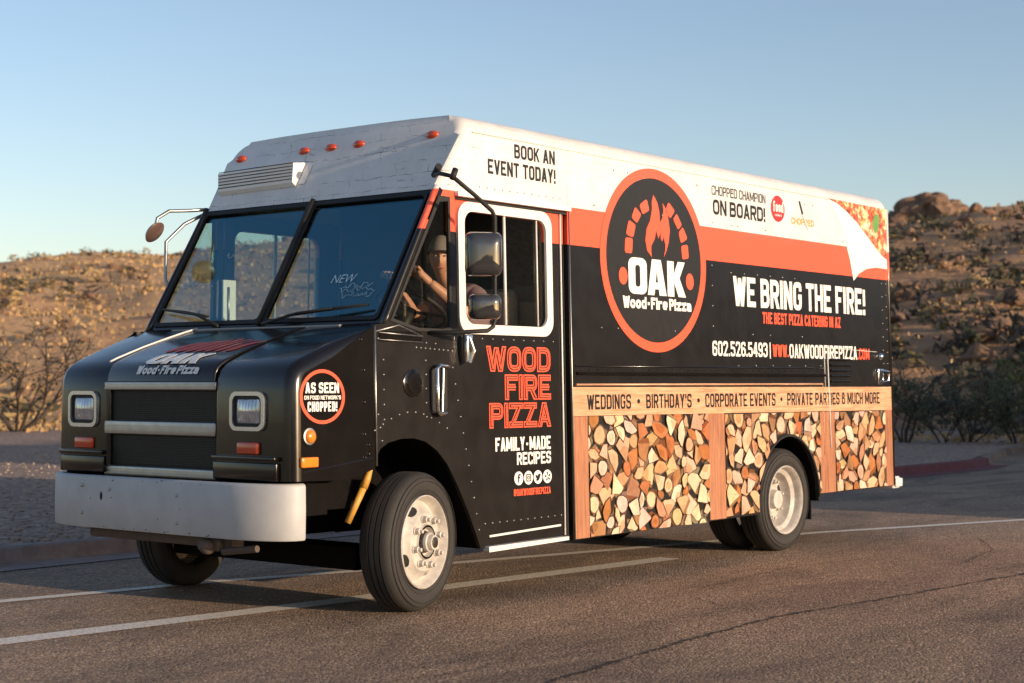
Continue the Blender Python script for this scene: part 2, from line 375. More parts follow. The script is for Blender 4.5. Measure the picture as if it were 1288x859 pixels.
def strokes(st, w, t0, t):
    """quads of one stroke in glyph units (height 1)"""
    fx = lambda x: t0/2 + x*(w-t0) if w > t0 else w/2
    fy = lambda y: t0/2 + y*(1-t0)
    if st[0] == 'd':
        _, x0, y0, x1, y1 = st; h = t*1.08/2
        Yv = lambda y: (t0-t)/2 + y*(1-(t0-t))
        return [((fx(x0)-h, Yv(y0)), (fx(x0)+h, Yv(y0)), (fx(x1)+h, Yv(y1)), (fx(x1)-h, Yv(y1)))]
    cl = st[0] == 'c'; P = [(fx(p[0]), fy(p[1]), (p[2] if len(p) > 2 else 0)) for p in st[1:]]
    n = len(P); L = []
    for i, p in enumerate(P):
        if p[2] and (cl or 0 < i < n-1):
            a, b = P[i-1], P[(i+1) % n]
            da, db = math.dist(a[:2], p[:2]), math.dist(b[:2], p[:2])
            rr = min(max(w-t0, .1)*.48*p[2], da*.499, db*.499)
            A = (p[0]+(a[0]-p[0])*rr/da, p[1]+(a[1]-p[1])*rr/da); B = (p[0]+(b[0]-p[0])*rr/db, p[1]+(b[1]-p[1])*rr/db)
            for f in (0, .2, .4, .6, .8, 1):
                k = .12*math.sin(math.pi*f)                # closer to a true arc than a plain parabola
                q = [(1-f)**2*A[j]+2*f*(1-f)*p[j]+f*f*B[j] for j in (0, 1)]
                L.append(tuple(q[j]+(p[j]-q[j])*k for j in (0, 1)))
        else: L.append(p[:2])
    D = [L[0]]
    for q in L[1:]:
        if math.dist(q, D[-1]) > 1e-4: D.append(q)
    if cl and math.dist(D[0], D[-1]) < 1e-4: D.pop()
    L = D; n = len(L)
    if st[0] == 'p':
        for i, j in ((0, 1), (-1, -2)):
            d = math.dist(L[i], L[j]); L[i] = (L[i][0]+(L[i][0]-L[j][0])/d*t/2, L[i][1]+(L[i][1]-L[j][1])/d*t/2)
    l, r = [], []
    for i in range(n):
        a = L[i-1] if (cl or i > 0) else None; b = L[(i+1) % n] if (cl or i < n-1) else None
        def nrm(p, q): d = math.dist(p, q); return (-(q[1]-p[1])/d, (q[0]-p[0])/d)
        if a is None: nx, ny = nrm(L[i], b)
        elif b is None: nx, ny = nrm(a, L[i])
        else:
            n1, n2 = nrm(a, L[i]), nrm(L[i], b); mx, my = n1[0]+n2[0], n1[1]+n2[1]; m2 = max(mx*mx+my*my, .3); nx, ny = 2*mx/m2, 2*my/m2
        l.append((L[i][0]+nx*t/2, L[i][1]+ny*t/2)); r.append((L[i][0]-nx*t/2, L[i][1]-ny*t/2))
    return [(l[i], r[i], r[(i+1) % n], l[(i+1) % n]) for i in range(n if cl else n-1)]
def sign(s_, box_, mp, w0, mat, parent, t=.16, gap=.09, name='lettering', t2=None, slant=0, space=.32):
    ar = (box_[1]-box_[0])/(box_[3]-box_[2])
    def total(w): return sum((space if c_ == ' ' else (t if WID.get(c_, 1) == 0 else t+(w-t)*WID.get(c_, 1))+gap) for c_ in s_)-gap
    lo, hi = t*1.3, 2.5
    for _ in range(40):
        m_ = (lo+hi)/2
        if total(m_) < ar: lo = m_
        else: hi = m_
    w = lo; sx = (box_[1]-box_[0])/total(w); sz = box_[3]-box_[2]; x = 0; bm = bmesh.new(); k = 0
    for c_ in s_:
        if c_ == ' ': x += space; continue
        gw = t if WID.get(c_, 1) == 0 else t+(w-t)*WID.get(c_, 1)
        for st in GL[c_]:
            for q in strokes(st, gw, t, t2 or t):
                try: bm.faces.new([bm.verts.new(mp(box_[0]+(x+p[0]+slant*p[1])*sx, box_[2]+p[1]*sz, w0+(k % 4)*.0003)) for p in q])
                except ValueError: pass
            k += 1
        x += gw+gap
    bmesh.ops.remove_doubles(bm, verts=bm.verts, dist=1e-6)
    return obj(name, bm, mat, parent, None, False)

# ------------------------------------------------------------------ ground, hills
def seg_tent(P, crest, width, back, pw):
    best = np.zeros(len(P))
    C = np.array(crest)
    for a, b in zip(C, C[1:]):
        d = b[:2]-a[:2]; L = d@d
        tt = np.clip(((P-a[:2])@d)/L, 0, 1); q = a[:2] + tt[:, None]*d; z = a[2] + tt*(b[2]-a[2])
        dd = np.hypot(*(P-q).T)
        n_ = np.array([-d[1], d[0]])/math.sqrt(L); sdn = (P-q)@n_
        wd = np.where(((P-np.array([-7, -6]))**2).sum(1) < ((q-np.array([-7, -6]))**2).sum(1), width, back)
        h = z*np.clip(1-dd/wd, 0, 1)**pw
        best = np.maximum(best, h)
    return best
CA = [(66.3,68.9,10.6),(69.4,65.7,10.9),(73.5,61.1,11.1),(79.7,52.9,11.2),(85,44.3,11.2),(87,40.6,10.9),(87.7,39,11.2),(88.4,37.7,11.3),(88.9,36.6,11.3),(89.4,35.3,11.3),(90,34,11.1),(90.5,32.9,11.2),(90.9,31.6,11.4),(91.9,29,12.9),(93.4,24.7,12.8),(95.1,18.4,12.0),(100,-5,9)]
CB = [(30,170,11),(56.8,151.3,11.5),(71.9,144.3,12.6),(81.2,139,13.1),(87.5,135,13.0),(88.4,134.4,12.8),(90.4,133.1,13.4),(92.6,131.5,13.2),(94,130.4,12.9),(95.1,129.6,13.9),(96.9,128.2,15.0),(98.2,127.3,14.2),(99.1,126.5,12.5),(100.5,125.4,13),(103.1,123.2,13.8),(106.1,120.6,14.7),(108.8,118.1,15.9),(113.3,113.9,16.3),(119,107.9,16.3)]
NB = Vector((.945, .326))
def terrain(P):
    P = np.asarray(P, float)
    s = (P[:, 0]-25.5)*.945 + (P[:, 1]-8)*.326
    h = np.maximum(seg_tent(P, CA, 60, 60, .95), seg_tent(P, CB, 92, 80, 1.0))
    k = np.clip(s/22, 0, 1); k = k*k*(3-2*k)
    out = np.empty(len(P))
    for i, (x, y) in enumerate(P):
        if k[i] <= 0: out[i] = -.06; continue
        n1 = noise.fractal(Vector((x*.045, y*.045, 3.1)), .9, 2.1, 5)
        n2 = noise.fractal(Vector((x*.22, y*.22, 8.4)), .8, 2.2, 4)
        n1 = abs(n1)*1.6-.5
        out[i] = -.06 + k[i]*(h[i]*(1+.0*n1) + n1*1.0*min(1, h[i]/5)*max(.25, 1-h[i]/14) + n2*.28 + .15)
    return out
def build_terrain():
    th = [R(10+.28*i) for i in range(200)] + [R(66+6*i) for i in range(51)]
    rr = [0.5, 3, 8, 14, 20, 25] + list(28*np.exp(np.linspace(0, math.log(260/28), 150))) + [320, 420, 700, 1200, 2500]
    P = [(-7+r*math.cos(a), -6.3+r*math.sin(a)) for r in rr for a in th]
    Z = terrain(P)
    vs = [(p[0], p[1], z) for p, z in zip(P, Z)]; n = len(th); fs = []
    for i in range(len(rr)-1):
        for k in range(n):
            fs.append((i*n+k, (i+1)*n+k, (i+1)*n+(k+1) % n, i*n+(k+1) % n))
    fs.append(tuple(range(n)))
    me = bpy.data.meshes.new('terrain'); me.from_pydata(vs, [], fs)
    t = NT('desert_hillside'); co = t.coord()
    x, y, z = t.sep(co)
    n1 = t.noise(co, .09, 6, .65); n2 = t.noise(co, .7, 6, .7); n3 = t.noise(co, 3.5, 5, .75)
    a = t.ramp(t.math('MULTIPLY_ADD', n2, .6, t.math('MULTIPLY', n1, .4)), [(.30, (.42, .23, .115)), (.46, (.66, .38, .19)), (.60, (.78, .50, .25)), (.75, (.82, .60, .34))])
    dirt = t.ramp(n3, [(.35, (.24, .12, .066)), (.65, (.50, .285, .155))])
    side_ = t.math('MULTIPLY_ADD', t.math('SUBTRACT', x, y), .02, .5)       # grassier to the north
    c = t.mix(t.math('MULTIPLY', t.ramp(side_, [(.1, (0, 0, 0)), (.9, (1, 1, 1))]), t.math('MULTIPLY_ADD', n3, .8, .25)), a, dirt)
    t.bump(t.math('ADD', n3, n2), .8, .5)
    o = mesh_ob('terrain', me, t.set(Base_Color=c, Roughness=.95), None, 60)
    tag(o, kind='structure')
build_terrain()

def sheet(name, pts, z, mat, kind='structure'):
    bm = bmesh.new(); bm.faces.new([bm.verts.new((x, y, z)) for x, y in pts])
    return tag(obj(name, bm, mat), kind=kind)
t = NT('aged_asphalt'); co = t.coord()
vo = t.n('ShaderNodeTexVoronoi', _Scale=62, _Randomness=1); t.l(co, vo.inputs['Vector'])
vo2 = t.n('ShaderNodeTexVoronoi', _Scale=150); t.l(co, vo2.inputs['Vector'])
n1 = t.noise(co, .45, 6, .6); n2 = t.noise(co, 14, 5, .7)
stone = t.ramp(t.sep(vo.outputs['Color'])[0], [(0, (.14, .092, .064)), (.55, (.32, .205, .14)), (.84, (.56, .37, .25)), (1, (.90, .68, .50))])
st2 = t.ramp(t.sep(vo2.outputs['Color'])[1], [(0, (.10, .068, .05)), (.7, (.36, .235, .165)), (1, (.80, .60, .44))])
c = t.mix(.5, stone, st2)
c = t.mix(1, c, (1.0, .97, .88, 1), 'MULTIPLY')
st = t.ramp(t.noise(t.comb(t.math('MULTIPLY', t.sep(co)[0], .35), t.sep(co)[1]), 1.1, 6, .7, .6), [(.36, (.55, .55, .56)), (.52, (1, 1, 1)), (.70, (1.18, 1.16, 1.12))])
c = t.mix(1, c, st, 'MULTIPLY')
c = t.mix(t.ramp(n1, [(.35, (0, 0, 0)), (.7, (1, 1, 1))]), t.mix(.30, c, (.06, .047, .04, 1)), c)
h = t.math('ADD', t.math('MULTIPLY', vo.outputs['Distance'], -1.0), t.math('MULTIPLY', vo2.outputs['Distance'], -.4))
t.bump(t.math('ADD', h, t.math('MULTIPLY', n2, .3)), .9, .016)
M['asphalt'] = t.set(Base_Color=c, Roughness=.82)
KY = 3.95
road = [(-60, -14), (60, -14), (60, 2.4), (40, 5.6), (30, 5.9), (24, 5.6), (20, 4.6), (17.4, KY), (-60, KY)]
sheet('road', road, 0, M['asphalt'])
t = NT('gravel_ground'); co = t.coord()
vo = t.n('ShaderNodeTexVoronoi', _Scale=22, _Randomness=1); t.l(co, vo.inputs['Vector'])
n1 = t.noise(co, .6, 5); n2 = t.noise(co, 9, 6, .75)
c = t.ramp(t.math('MULTIPLY_ADD', n2, .6, t.math('MULTIPLY', t.sep(vo.outputs['Color'])[0], .4)), [(.25, (.13, .08, .055)), (.5, (.33, .21, .145)), (.75, (.62, .45, .34))])
c = t.mix(t.math('MULTIPLY', n1, .5), c, (.15, .10, .08, 1))
t.bump(t.math('ADD', n2, t.math('MULTIPLY', vo.outputs['Distance'], -.8)), .8, .03)
M['gravel'] = t.set(Base_Color=c, Roughness=.95)
sheet('gravel_verge', [(-40, KY+.15), (17.5, KY+.15), (20, 4.8), (24, 5.75), (30, 6.05), (34, 6.0), (34, 12), (22.8, 40), (-40, 60)], .125, M['gravel'])
# kerb with its gutter, and the red painted length
t = NT('kerb_concrete'); co = t.coord()
M['kerb'] = t.set(Base_Color=t.ramp(t.noise(co, 5, 6, .7), [(.3, (.19, .15, .13)), (.7, (.34, .28, .25))]), Roughness=.9); 
t = NT('red_kerb_paint'); co = t.coord()
M['redkerb'] = t.set(Base_Color=t.ramp(t.noise(co, 8, 6, .7), [(.3, (.10, .03, .028)), (.7, (.20, .042, .038))]), Roughness=.8)
def kerb(name, line, m):
    prof = [(-.32, .006), (-.02, .012), (0, .03), (.015, .115), (.035, .13), (.15, .132), (.15, -.02)]
    bm = bmesh.new(); rows = []
    for i, (x, y) in enumerate(line):
        a = Vector(line[max(i-1, 0)]); b = Vector(line[min(i+1, len(line)-1)]); d = (b-a).normalized(); n = Vector((-d.y, d.x))
        rows.append([bm.verts.new((x+n.x*p, y+n.y*p, q)) for p, q in prof])
    for r0, r1 in zip(rows, rows[1:]):
        for k in range(len(prof)-1): bm.faces.new((r0[k], r1[k], r1[k+1], r0[k+1]))
    return tag(obj(name, bm, m, None, 50), kind='structure')
kerb('kerb', [(-40+i*1.0, KY) for i in range(52)], M['kerb'])
kerb('painted_kerb', [(11.0+i*.5, KY) for i in range(13)] + [(17.6, 3.98), (18.6, 4.18)], M['redkerb'])
kerb('kerb', [(18.6, 4.18), (20, 4.66), (22, 5.25), (24, 5.65), (27, 5.9), (30, 5.95)], M['asphalt'])
# painted lines
t = NT('worn_road_paint'); co = t.coord()
M['paint'] = t.set(Base_Color=t.mix(t.ramp(t.noise(co, 60, 5, .75), [(.34, (0, 0, 0)), (.52, (1, 1, 1))]), (.30, .23, .18, 1), (.80, .72, .62, 1)), Roughness=.8)
def strip(name, line, wd, z, m):
    bm = bmesh.new(); prev = None
    for i, (x, y) in enumerate(line):
        a = Vector(line[max(i-1, 0)]); b = Vector(line[min(i+1, len(line)-1)]); d = (b-a).normalized(); n = Vector((-d.y, d.x))*wd/2
        cur = (bm.verts.new((x+n.x, y+n.y, z)), bm.verts.new((x-n.x, y-n.y, z)))
        if prev: bm.faces.new((prev[1], cur[1], cur[0], prev[0]))
        prev = cur
    return tag(obj(name, bm, m), kind='structure')
strip('lane_line', [(-9, 1.9), (-5, 1.36), (-2.08, .93), (.13, .70), (1.24, .62), (3.45, .46)], .19, .004, M['paint'])
strip('edge_line', [(-9, 3.9), (-4, 2.9), (-1.16, 2.28), (.35, 2.02), (1.34, 1.72), (3.5, 1.2), (6.07, .6), (8.54, -.31), (12, -1.7), (16, -3.6)], .12, .004, M['paint'])
# long cracks in the asphalt
M['crack'] = plain('crack_tar', (.018, .016, .014), .9)
def crack(line, w_, seed):
    rnd = random.Random(seed); pts = []
    for a, b in zip(line, line[1:]):
        n = max(2, int(math.dist(a, b)/.035))
        for k in range(n):
            f = k/n; pts.append((a[0]+(b[0]-a[0])*f + rnd.gauss(0, .006), a[1]+(b[1]-a[1])*f + rnd.gauss(0, .009)))
    bm = bmesh.new(); prev = None
    for i, (x, y) in enumerate(pts):
        ww = w_*(.25+1.1*rnd.random())*(.5+.7*abs(noise.noise(Vector((x*2, y*2, seed)))))
        cur = (bm.verts.new((x, y+ww, .0035)), bm.verts.new((x, y-ww, .0035)))
        if prev: bm.faces.new((prev[1], cur[1], cur[0], prev[0]))
        prev = cur
    tag(obj('road_crack', bm, M['crack']), kind='structure')
crack([(-3, -2.3), (-1.12, -1.93), (.19, -1.78), (1.2, -1.72), (2.16, -1.83), (4.1, -2.02), (7, -2.3)], .02, 3)
crack([(1.3, -1.75), (1.45, -1.2), (1.75, -.75)], .009, 5)
crack([(-.62, -.62), (-.55, -.2), (-.35, .25), (-.28, .5)], .009, 9)
crack([(2.7, -2.0), (2.6, -2.5), (2.9, -3.2)], .008, 11)
crack([(-2.6, -1.6), (-1.9, -1.3), (-1.2, -1.5), (-.5, -1.35)], .006, 15)
crack([(4.1, -2.02), (4.6, -1.4), (5.6, -1.2), (6.5, -.7)], .008, 17)
crack([(2.0, -.7), (3.4, -.55), (4.6, -.75)], .006, 13)
# unseen earth banks, made up and added out of view to throw the long evening shade
def bank(x0, x1, y0, y1, hgt, seed, rag=.5):
    nx, ny = int((x1-x0)/.35), 12; vs = []; fs = []
    for i in range(nx+1):
        for j in range(ny+1):
            x = x0+(x1-x0)*i/nx; y = y0+(y1-y0)*j/ny
            e = min(1, (x-x0)/.9, (x1-x)/.9); s_ = math.sin(math.pi*j/ny)**.7*max(0, e)**.5
            z = s_*(hgt + rag*noise.fractal(Vector((x*.35, y*.3, seed)), .8, 2, 5))
            vs.append((x, y, -.1+max(0, z)))
    for i in range(nx):
        for j in range(ny): fs.append((i*(ny+1)+j, (i+1)*(ny+1)+j, (i+1)*(ny+1)+j+1, i*(ny+1)+j+1))
    me = bpy.data.meshes.new('shade_bank'); me.from_pydata(vs, [], fs)
    tag(mesh_ob('shade_bank', me, M['gravel'], None, 40), kind='structure')
bank(10.1, 70, -18.5, -14.5, 6.5, 2.2)
bank(-30, -1.3, -24, -20, 2.95, 5.5, .7)

# ------------------------------------------------------------------ the truck
TR = empty('food_truck', (2.7, 1.085, 0))
tag(TR, 'black step van food truck with red stripe and firewood print on its side', 'food truck')

# roof shell with the sloped visor above the windshield
def roof():
    prof = [(yn(2.484), 2.484), (yn(2.83), 2.83)]
    for k in range(1, 8):
        a = R(90*k/7); prof.append((yn(2.83)+.15*(1-math.cos(a)), 2.83+.145*math.sin(a)))
    half = prof + [(.5, 2.984), (.8, 2.987)]
    full = half + [(W_-y, z) for y, z in reversed(half)]
    bm = bmesh.new()
    f_ = [bm.verts.new((XW(z), y, z)) for y, z in full]
    r_ = [bm.verts.new((6.31, y, z)) for y, z in full]
    for i in range(len(full)-1): bm.faces.new((f_[i], r_[i], r_[i+1], f_[i+1]))
    bm.faces.new(f_); bm.faces.new(r_[::-1])
    es = [e for e in bm.edges if (all(v in f_ for v in e.verts) or all(v in r_ for v in e.verts)) and not (all(v in (f_[0], f_[-1]) for v in e.verts) or all(v in (r_[0], r_[-1]) for v in e.verts))]
    bmesh.ops.bevel(bm, geom=es, offset=.05, segments=4, affect='EDGES', profile=.5)
    for f in [f for f in bm.faces if all(abs(v.co.z-2.484) < 1e-4 for v in f.verts)]: bm.faces.remove(f)
    return obj('roof', bm, M['brick'], TR, 25)
roof()
bm = bmesh.new()                                 # thin seam beads of the roof cap and the cab joint
for z in (2.862,): tube(bm, [side(.62, z-.0, .001), side(6.2, z, .001)], .005, 6)
tube(bm, [side(1.578, 2.49, .0), side(1.578, 2.85, .0)], .005, 6)
obj('seam_bead', bm, M['white'], TR)
def rivets(bm, mp, pts, w=0., r=.007, mi=0):
    for u, v in pts:
        ball(bm, mp(u, v, w), r, 6, mi)
def line_pts(a, b, n): return [(a[0]+(b[0]-a[0])*k/(n-1), a[1]+(b[1]-a[1])*k/(n-1)) for k in range(n)]
# visor lamps, air intake
for y in (2.0, 1.388, 1.139, .889, .264):
    bm = bmesh.new(); lz = 2.85
    ball(bm, wsm(1.085-y, lz, .0), 1, 14, 0, (.026, .052, .028)); obj('clearance_lamp', bm, M['redlens'], TR, 60)
ac = bmesh.new()
def pv(y, z, w): return ac.verts.new(wsm(1.085-y, z, w))
t0, t1 = pv(2.05, 2.745, .002), pv(1.315, 2.765, .002); m0, m1 = pv(2.05, 2.695, .085), pv(1.33, 2.712, .085)
b0, b1 = pv(2.04, 2.60, .03), pv(1.33, 2.612, .03); k0, k1 = pv(2.04, 2.59, .002), pv(1.315, 2.60, .002)
for q in ((t0, t1, m1, m0), (b0, b1, k1, k0), (t0, m0, b0, k0), (t1, k1, b1, m1)): ac.faces.new(q)
f = ac.faces.new((m0, m1, b1, b0)); f.material_index = 1
flange = [wsm(1.085-1.30, 2.61, .004), wsm(1.085-1.24, 2.61, .004), wsm(1.085-1.24, 2.745, .004), wsm(1.085-1.30, 2.765, .004)]
ac.faces.new([ac.verts.new(p) for p in flange])
ao = obj('air_intake', ac, [M['white'], M['matt_black']], TR)
bm = bmesh.new()
for k in range(6):
    z0, w0 = 2.700-k*.0165, .085-k*.0092
    tube(bm, [wsm(1.085-2.04, z0, w0+.003), wsm(1.085-1.335, z0+.012, w0+.003)], .0032, 5)
obj('intake_grille', bm, plain('dark_louvre', (.05, .05, .052), .5, .2), ao)

# cab side panels (near and far), doors, quarter glass
arch_f = [(-.27, .905), (-.235, .955), (-.17, .988), (-.06, 1.008), (.05, 1.008), (.15, .985), (.25, .93), (.34, .845), (.43, .715), (.52, .56), (.60, .40), (.632, .325)]
zf = [1.665, 1.72, 1.9, 2.2, 2.484]
cab_out = [(-.27, 1.66)] + list(reversed([])) + arch_f + [(.672, .325), (.445, 1.53), (.445, 2.45), (1.575, 2.45), (1.575, 2.484)] + [(XW(z), z) for z in reversed(zf)]
qw = [(.294, 2.44), (.395, 2.44), (.395, 1.645), (.33, 1.632), (.10, 1.632), (-.140, 1.685)]
def cab(mp):
    o = flat('cab_panel', [cab_out, qw], mp, -.03, .03, M['wrap'], TR)
    me = o.data; bm = bmesh.new(); bm.from_mesh(me)
    pts = line_pts((-.24, 1.58), (.25, 1.56), 7) + line_pts((.08, 1.535), (.40, 1.52), 9) + line_pts((-.2, 1.46), (-.2, 1.12), 5) + line_pts((.16, 1.46), (.16, 1.13), 5)
    pts += [(-.28+.62*k/9 + .0, 1.06 + .10*math.sin(math.pi*k/9)) for k in range(10)] + line_pts((.40, 1.42), (.62, .44), 11) + line_pts((-.25, 1.15), (-.22, 1.0), 3)
    rivets(bm, mp, pts, .0, .006, 1); bm.to_mesh(me); bm.free(); me.materials.append(M['steel'])
    g = flat('quarter_window', [qw], mp, -.018, .005, M['glass'], TR)
    inner = [(q[0]*.9+.024, q[1]*.93+.132) for q in qw]
    cx = sum(q[0] for q in qw)/6; cz = sum(q[1] for q in qw)/6
    outer = [(cx+(q[0]-cx)*1.008, cz+(q[1]-cz)*1.006) for q in qw]; inner = [(.302, 2.405), (.378, 2.415), (.378, 1.662), (.325, 1.649), (.105, 1.649), (-.116, 1.697)]
    flat('window_gasket', [outer, inner], mp, -.008, .014, M['matt_black'], g)
    return o
for mp in (side, far): cab(mp)
flat('cab_lining', [cab_out, qw], far, -.037, .005, M['interior'], TR)
# box body
arch_r = [(4.44-.47*math.cos(R(a)), .41+.50*math.sin(R(a))) for a in range(-8, 189, 8)]
low = [(1.575, .305), (3.95, .325)] + [p for p in arch_r if p[1] > .33] + [(4.912, .43), (6.30, .43)]
box_out = low + [(6.30, 2.484), (1.575, 2.484)]
flat('side_panel', [box_out], far, -.03, .03, M['wrap'], TR)
SIDE = flat('side_panel', [box_out], side, -.03, .03, M['wrap'], TR)
bm = bmesh.new(); pr = [(.05, .43), (.05, 2.484), (2.12, 2.484), (2.12, .43)]
box(bm, (6.27, .03, .43), (6.305, 2.14, 2.49)); obj('rear_panel', bm, M['white'], TR)
bm = bmesh.new()
tube(bm, [side(6.29, .44, -.008), side(6.29, 2.22, -.008), side(6.29, 2.84, -.008)], .022, 10); obj('corner_post', bm, M['wrap'], TR)

# doors
door_out = [(.45, 2.452), (.45, 1.53), (.68, .335), (1.535, .345), (1.548, 2.452)]
dwin = rrect(.535, 1.345, 1.685, 2.372, .075)
def door(mp, near):
    d = flat('door', [door_out, dwin], mp, -.045, .026, M['wrap'], TR)
    if near:
        me = d.data; bm = bmesh.new(); bm.from_mesh(me)
        rivets(bm, mp, line_pts((.60, 1.6), (1.42, 1.595), 9) + line_pts((.70, .47), (1.47, .475), 12), -.018, .006, 1); bm.to_mesh(me); bm.free(); me.materials.append(M['steel'])
    fr = flat('window_frame', [rrect(.475, 1.405, 1.625, 2.43, .10), dwin], mp, -.018, .018, M['alu'], d)
    mul = bmesh.new()
    for u in (.94, 1.27):
        r_ = .011 if u < 1 else .006
        tube(mul, [mp(u, 1.69, -.022), mp(u, 2.37, -.022)], r_, 6)
    obj('window_rail', mul, M['alu'], d)
    if near: flat('window_glass', [[(.945, 1.686), (1.344, 1.686), (1.344, 2.371), (.945, 2.371)]], mp, -.032, .004, M['glass'], d)
    else: flat('window_glass', [[(.536, 1.686), (1.344, 1.686), (1.344, 2.371), (.536, 2.371)]], mp, -.032, .004, M['glass'], d)
    return d
DN = door(side, True); DF = door(far, False)
flat('door_lining', [door_out, dwin], far, -.053, .006, M['interior'], DF)
flat('drip_rail', [[(.445, 2.452), (1.58, 2.452), (1.58, 2.482), (.445, 2.482)]], side, 0.0015, .030, M['white'], TR)
flat('rail_shade_strip', [[(.447, 2.436), (1.575, 2.430), (1.575, 2.4515), (.447, 2.4515)]], side, -.017, .012, M['matt_black'], TR)  # black strip painted in for the shadow under the drip rail
flat('door_sill', [[(.69, .30), (1.50, .315), (1.50, .338), (.69, .333)]], side, -.03, .05, M['alu'], TR)
flat('door_trim', [[(.735, .385), (1.46, .405), (1.46, .418), (.735, .398)]], side, -.0185, .006, M['alu'], DN)
flat('door_pocket', [[(1.535, .33), (1.577, .33), (1.577, 2.45), (1.548, 2.45)]], side, -.055, .02, M['matt_black'], TR)
bm = bmesh.new(); tube(bm, [side(1.50, .345, -.012), side(1.512, 2.44, -.012)], .007, 6); obj('door_edge_strip', bm, M['alu'], DN)
bm = bmesh.new(); tube(bm, [side(1.59, .31, .002), side(1.59, 2.48, .002)], .006, 6); obj('body_edge_strip', bm, M['steel'], TR)
# handles and small fittings of the cab side
bm = bmesh.new()
flat('handle_recess', [rrect(.20, .345, 1.16, 1.42, .03)], side, .001, .002, M['matt_black'], TR)
tube(bm, [side(.36, 1.425, .004), side(.23, 1.43, .05), side(.205, 1.41, .05), side(.205, 1.17, .05), side(.225, 1.145, .05), side(.33, 1.15, .004)], .013, 8)
tube(bm, [side(.30, 1.42, .014), side(.285, 1.16, .014)], .010, 8)
obj('grab_handle', bm, M['chrome'], TR, 60)
bm = bmesh.new(); box(bm, (.475, -.045, 1.45), (.535, .004, 1.62), 0, .012); tube(bm, [side(.50, 1.60, .05), side(.52, 1.52, .07), side(.50, 1.45, .05)], .014, 8)
obj('door_latch', bm, M['chrome'], DN, 50)
bm = bmesh.new(); lathe(bm, [(.082, 0), (.082, .006), (.062, .014), (.058, .02), (.02, .024), (.0005, .024)], lambda a, b, c: side(.044+a, 1.326+b, c), 32)
obj('fuel_cap_cover', bm, M['black'], TR, 40)
flat('cowl_vent', [rrect(-.235, .125, 1.565, 1.625, .01)], side, .001, .006, M['black'], TR)
bm = bmesh.new(); tube(bm, [side(-.24, 1.615, .007), side(.13, 1.60, .007)], .004, 6); tube(bm, [side(-.24, 1.575, .007), side(.13, 1.565, .007)], .003, 6); tube(bm, [side(-.262, 1.62, .002), side(-.07, 1.66, .002), side(.13, 1.60, .004)], .005, 6)
obj('cowl_trim', bm, M['steel'], TR)

# windshield frame, panes, wipers
wl = [(-1.055, 1.665), (1.055, 1.665), (1.06, 2.495), (-1.06, 2.495)]
pane1 = rrect(-1.02, -.02, 1.70, 2.468, .03); pane2 = rrect(.02, .985, 1.70, 2.468, .03)
flat('windshield_frame', [wl, pane1, pane2], wsm, -.035, .03, M['black'], TR)
for p in (pane1, pane2):
    g = flat('windshield', [p], wsm, -.022, .005, M['wsglass'], TR)
    q = [(a*1.0, b) for a, b in p]
    cx = sum(a for a, b in p)/len(p); cz = sum(b for a, b in p)/len(p)
    flat('windshield_gasket', [[(cx+(a-cx)*1.012, cz+(b-cz)*1.02) for a, b in p], [(cx+(a-cx)*.97, cz+(b-cz)*.955) for a, b in p]], wsm, -.008, .012, M['matt_black'], g)
bm = bmesh.new(); tube(bm, [wsm(0, 1.68, .004), wsm(0, 2.49, .004)], .018, 8); obj('windshield_divider', bm, M['matt_black'], TR)
bm = bmesh.new()                                   # corner pillars carry the stripe colours
tube(bm, [Vector((XW(z)+.006, yn(z)+.024, z)) for z in np.linspace(1.64, 2.50, 12)], .022, 10)
obj('pillar', bm, M['wrap'], TR)
bm = bmesh.new(); tube(bm, [Vector((XW(z)+.006, W_-yn(z)-.024, z)) for z in np.linspace(1.64, 2.50, 12)], .022, 10); obj('pillar', bm, M['black'], TR)
def wiper(y0, y1, z1):
    bm = bmesh.new()
    a = wsm(1.085-y0, 1.672, .03); b = wsm(1.085-(y0+(y1-y0)*.35), 1.672+(z1-1.672)*.5, .045); c_ = wsm(1.085-y1, z1, .03)
    tube(bm, [wsm(1.085-y0, 1.66, .0), a, b, b.lerp(c_, .5)], [.013, .012, .008, .006], 7)
    b2 = wsm(1.085-(y0+(y1-y0)*.22), 1.672+(z1-1.672)*.50, .022); c2 = wsm(1.085-y1, z1, .014)
    tube(bm, [b2, b2.lerp(c2, .5)+nw*.008, c2], [.009, .012, .008], 6)
    obj('wiper', bm, M['matt_black'], TR)
wiper(1.43, 2.06, 1.80); wiper(1.02, .20, 1.775)
# chalk marker notes on the glass
text('NEW', (.46, .66, 1.935, 1.985), wsm, -.014, M['markwhite'], TR, -.012, .0008, 'chalk_note', .2)
rnd = random.Random(4)
for (u0, u1, v) in ((.58, .82, 1.915), (.56, .86, 1.885), (.60, .84, 1.855), (-.95, -.62, 1.965), (-.62, -.40, 2.16)):
    bm = bmesh.new(); tube(bm, [wsm(u0+(u1-u0)*k/22, v+rnd.uniform(-.018, .02), -.014) for k in range(23)], .0018, 4); obj('chalk_note', bm, M['markwhite'], TR)

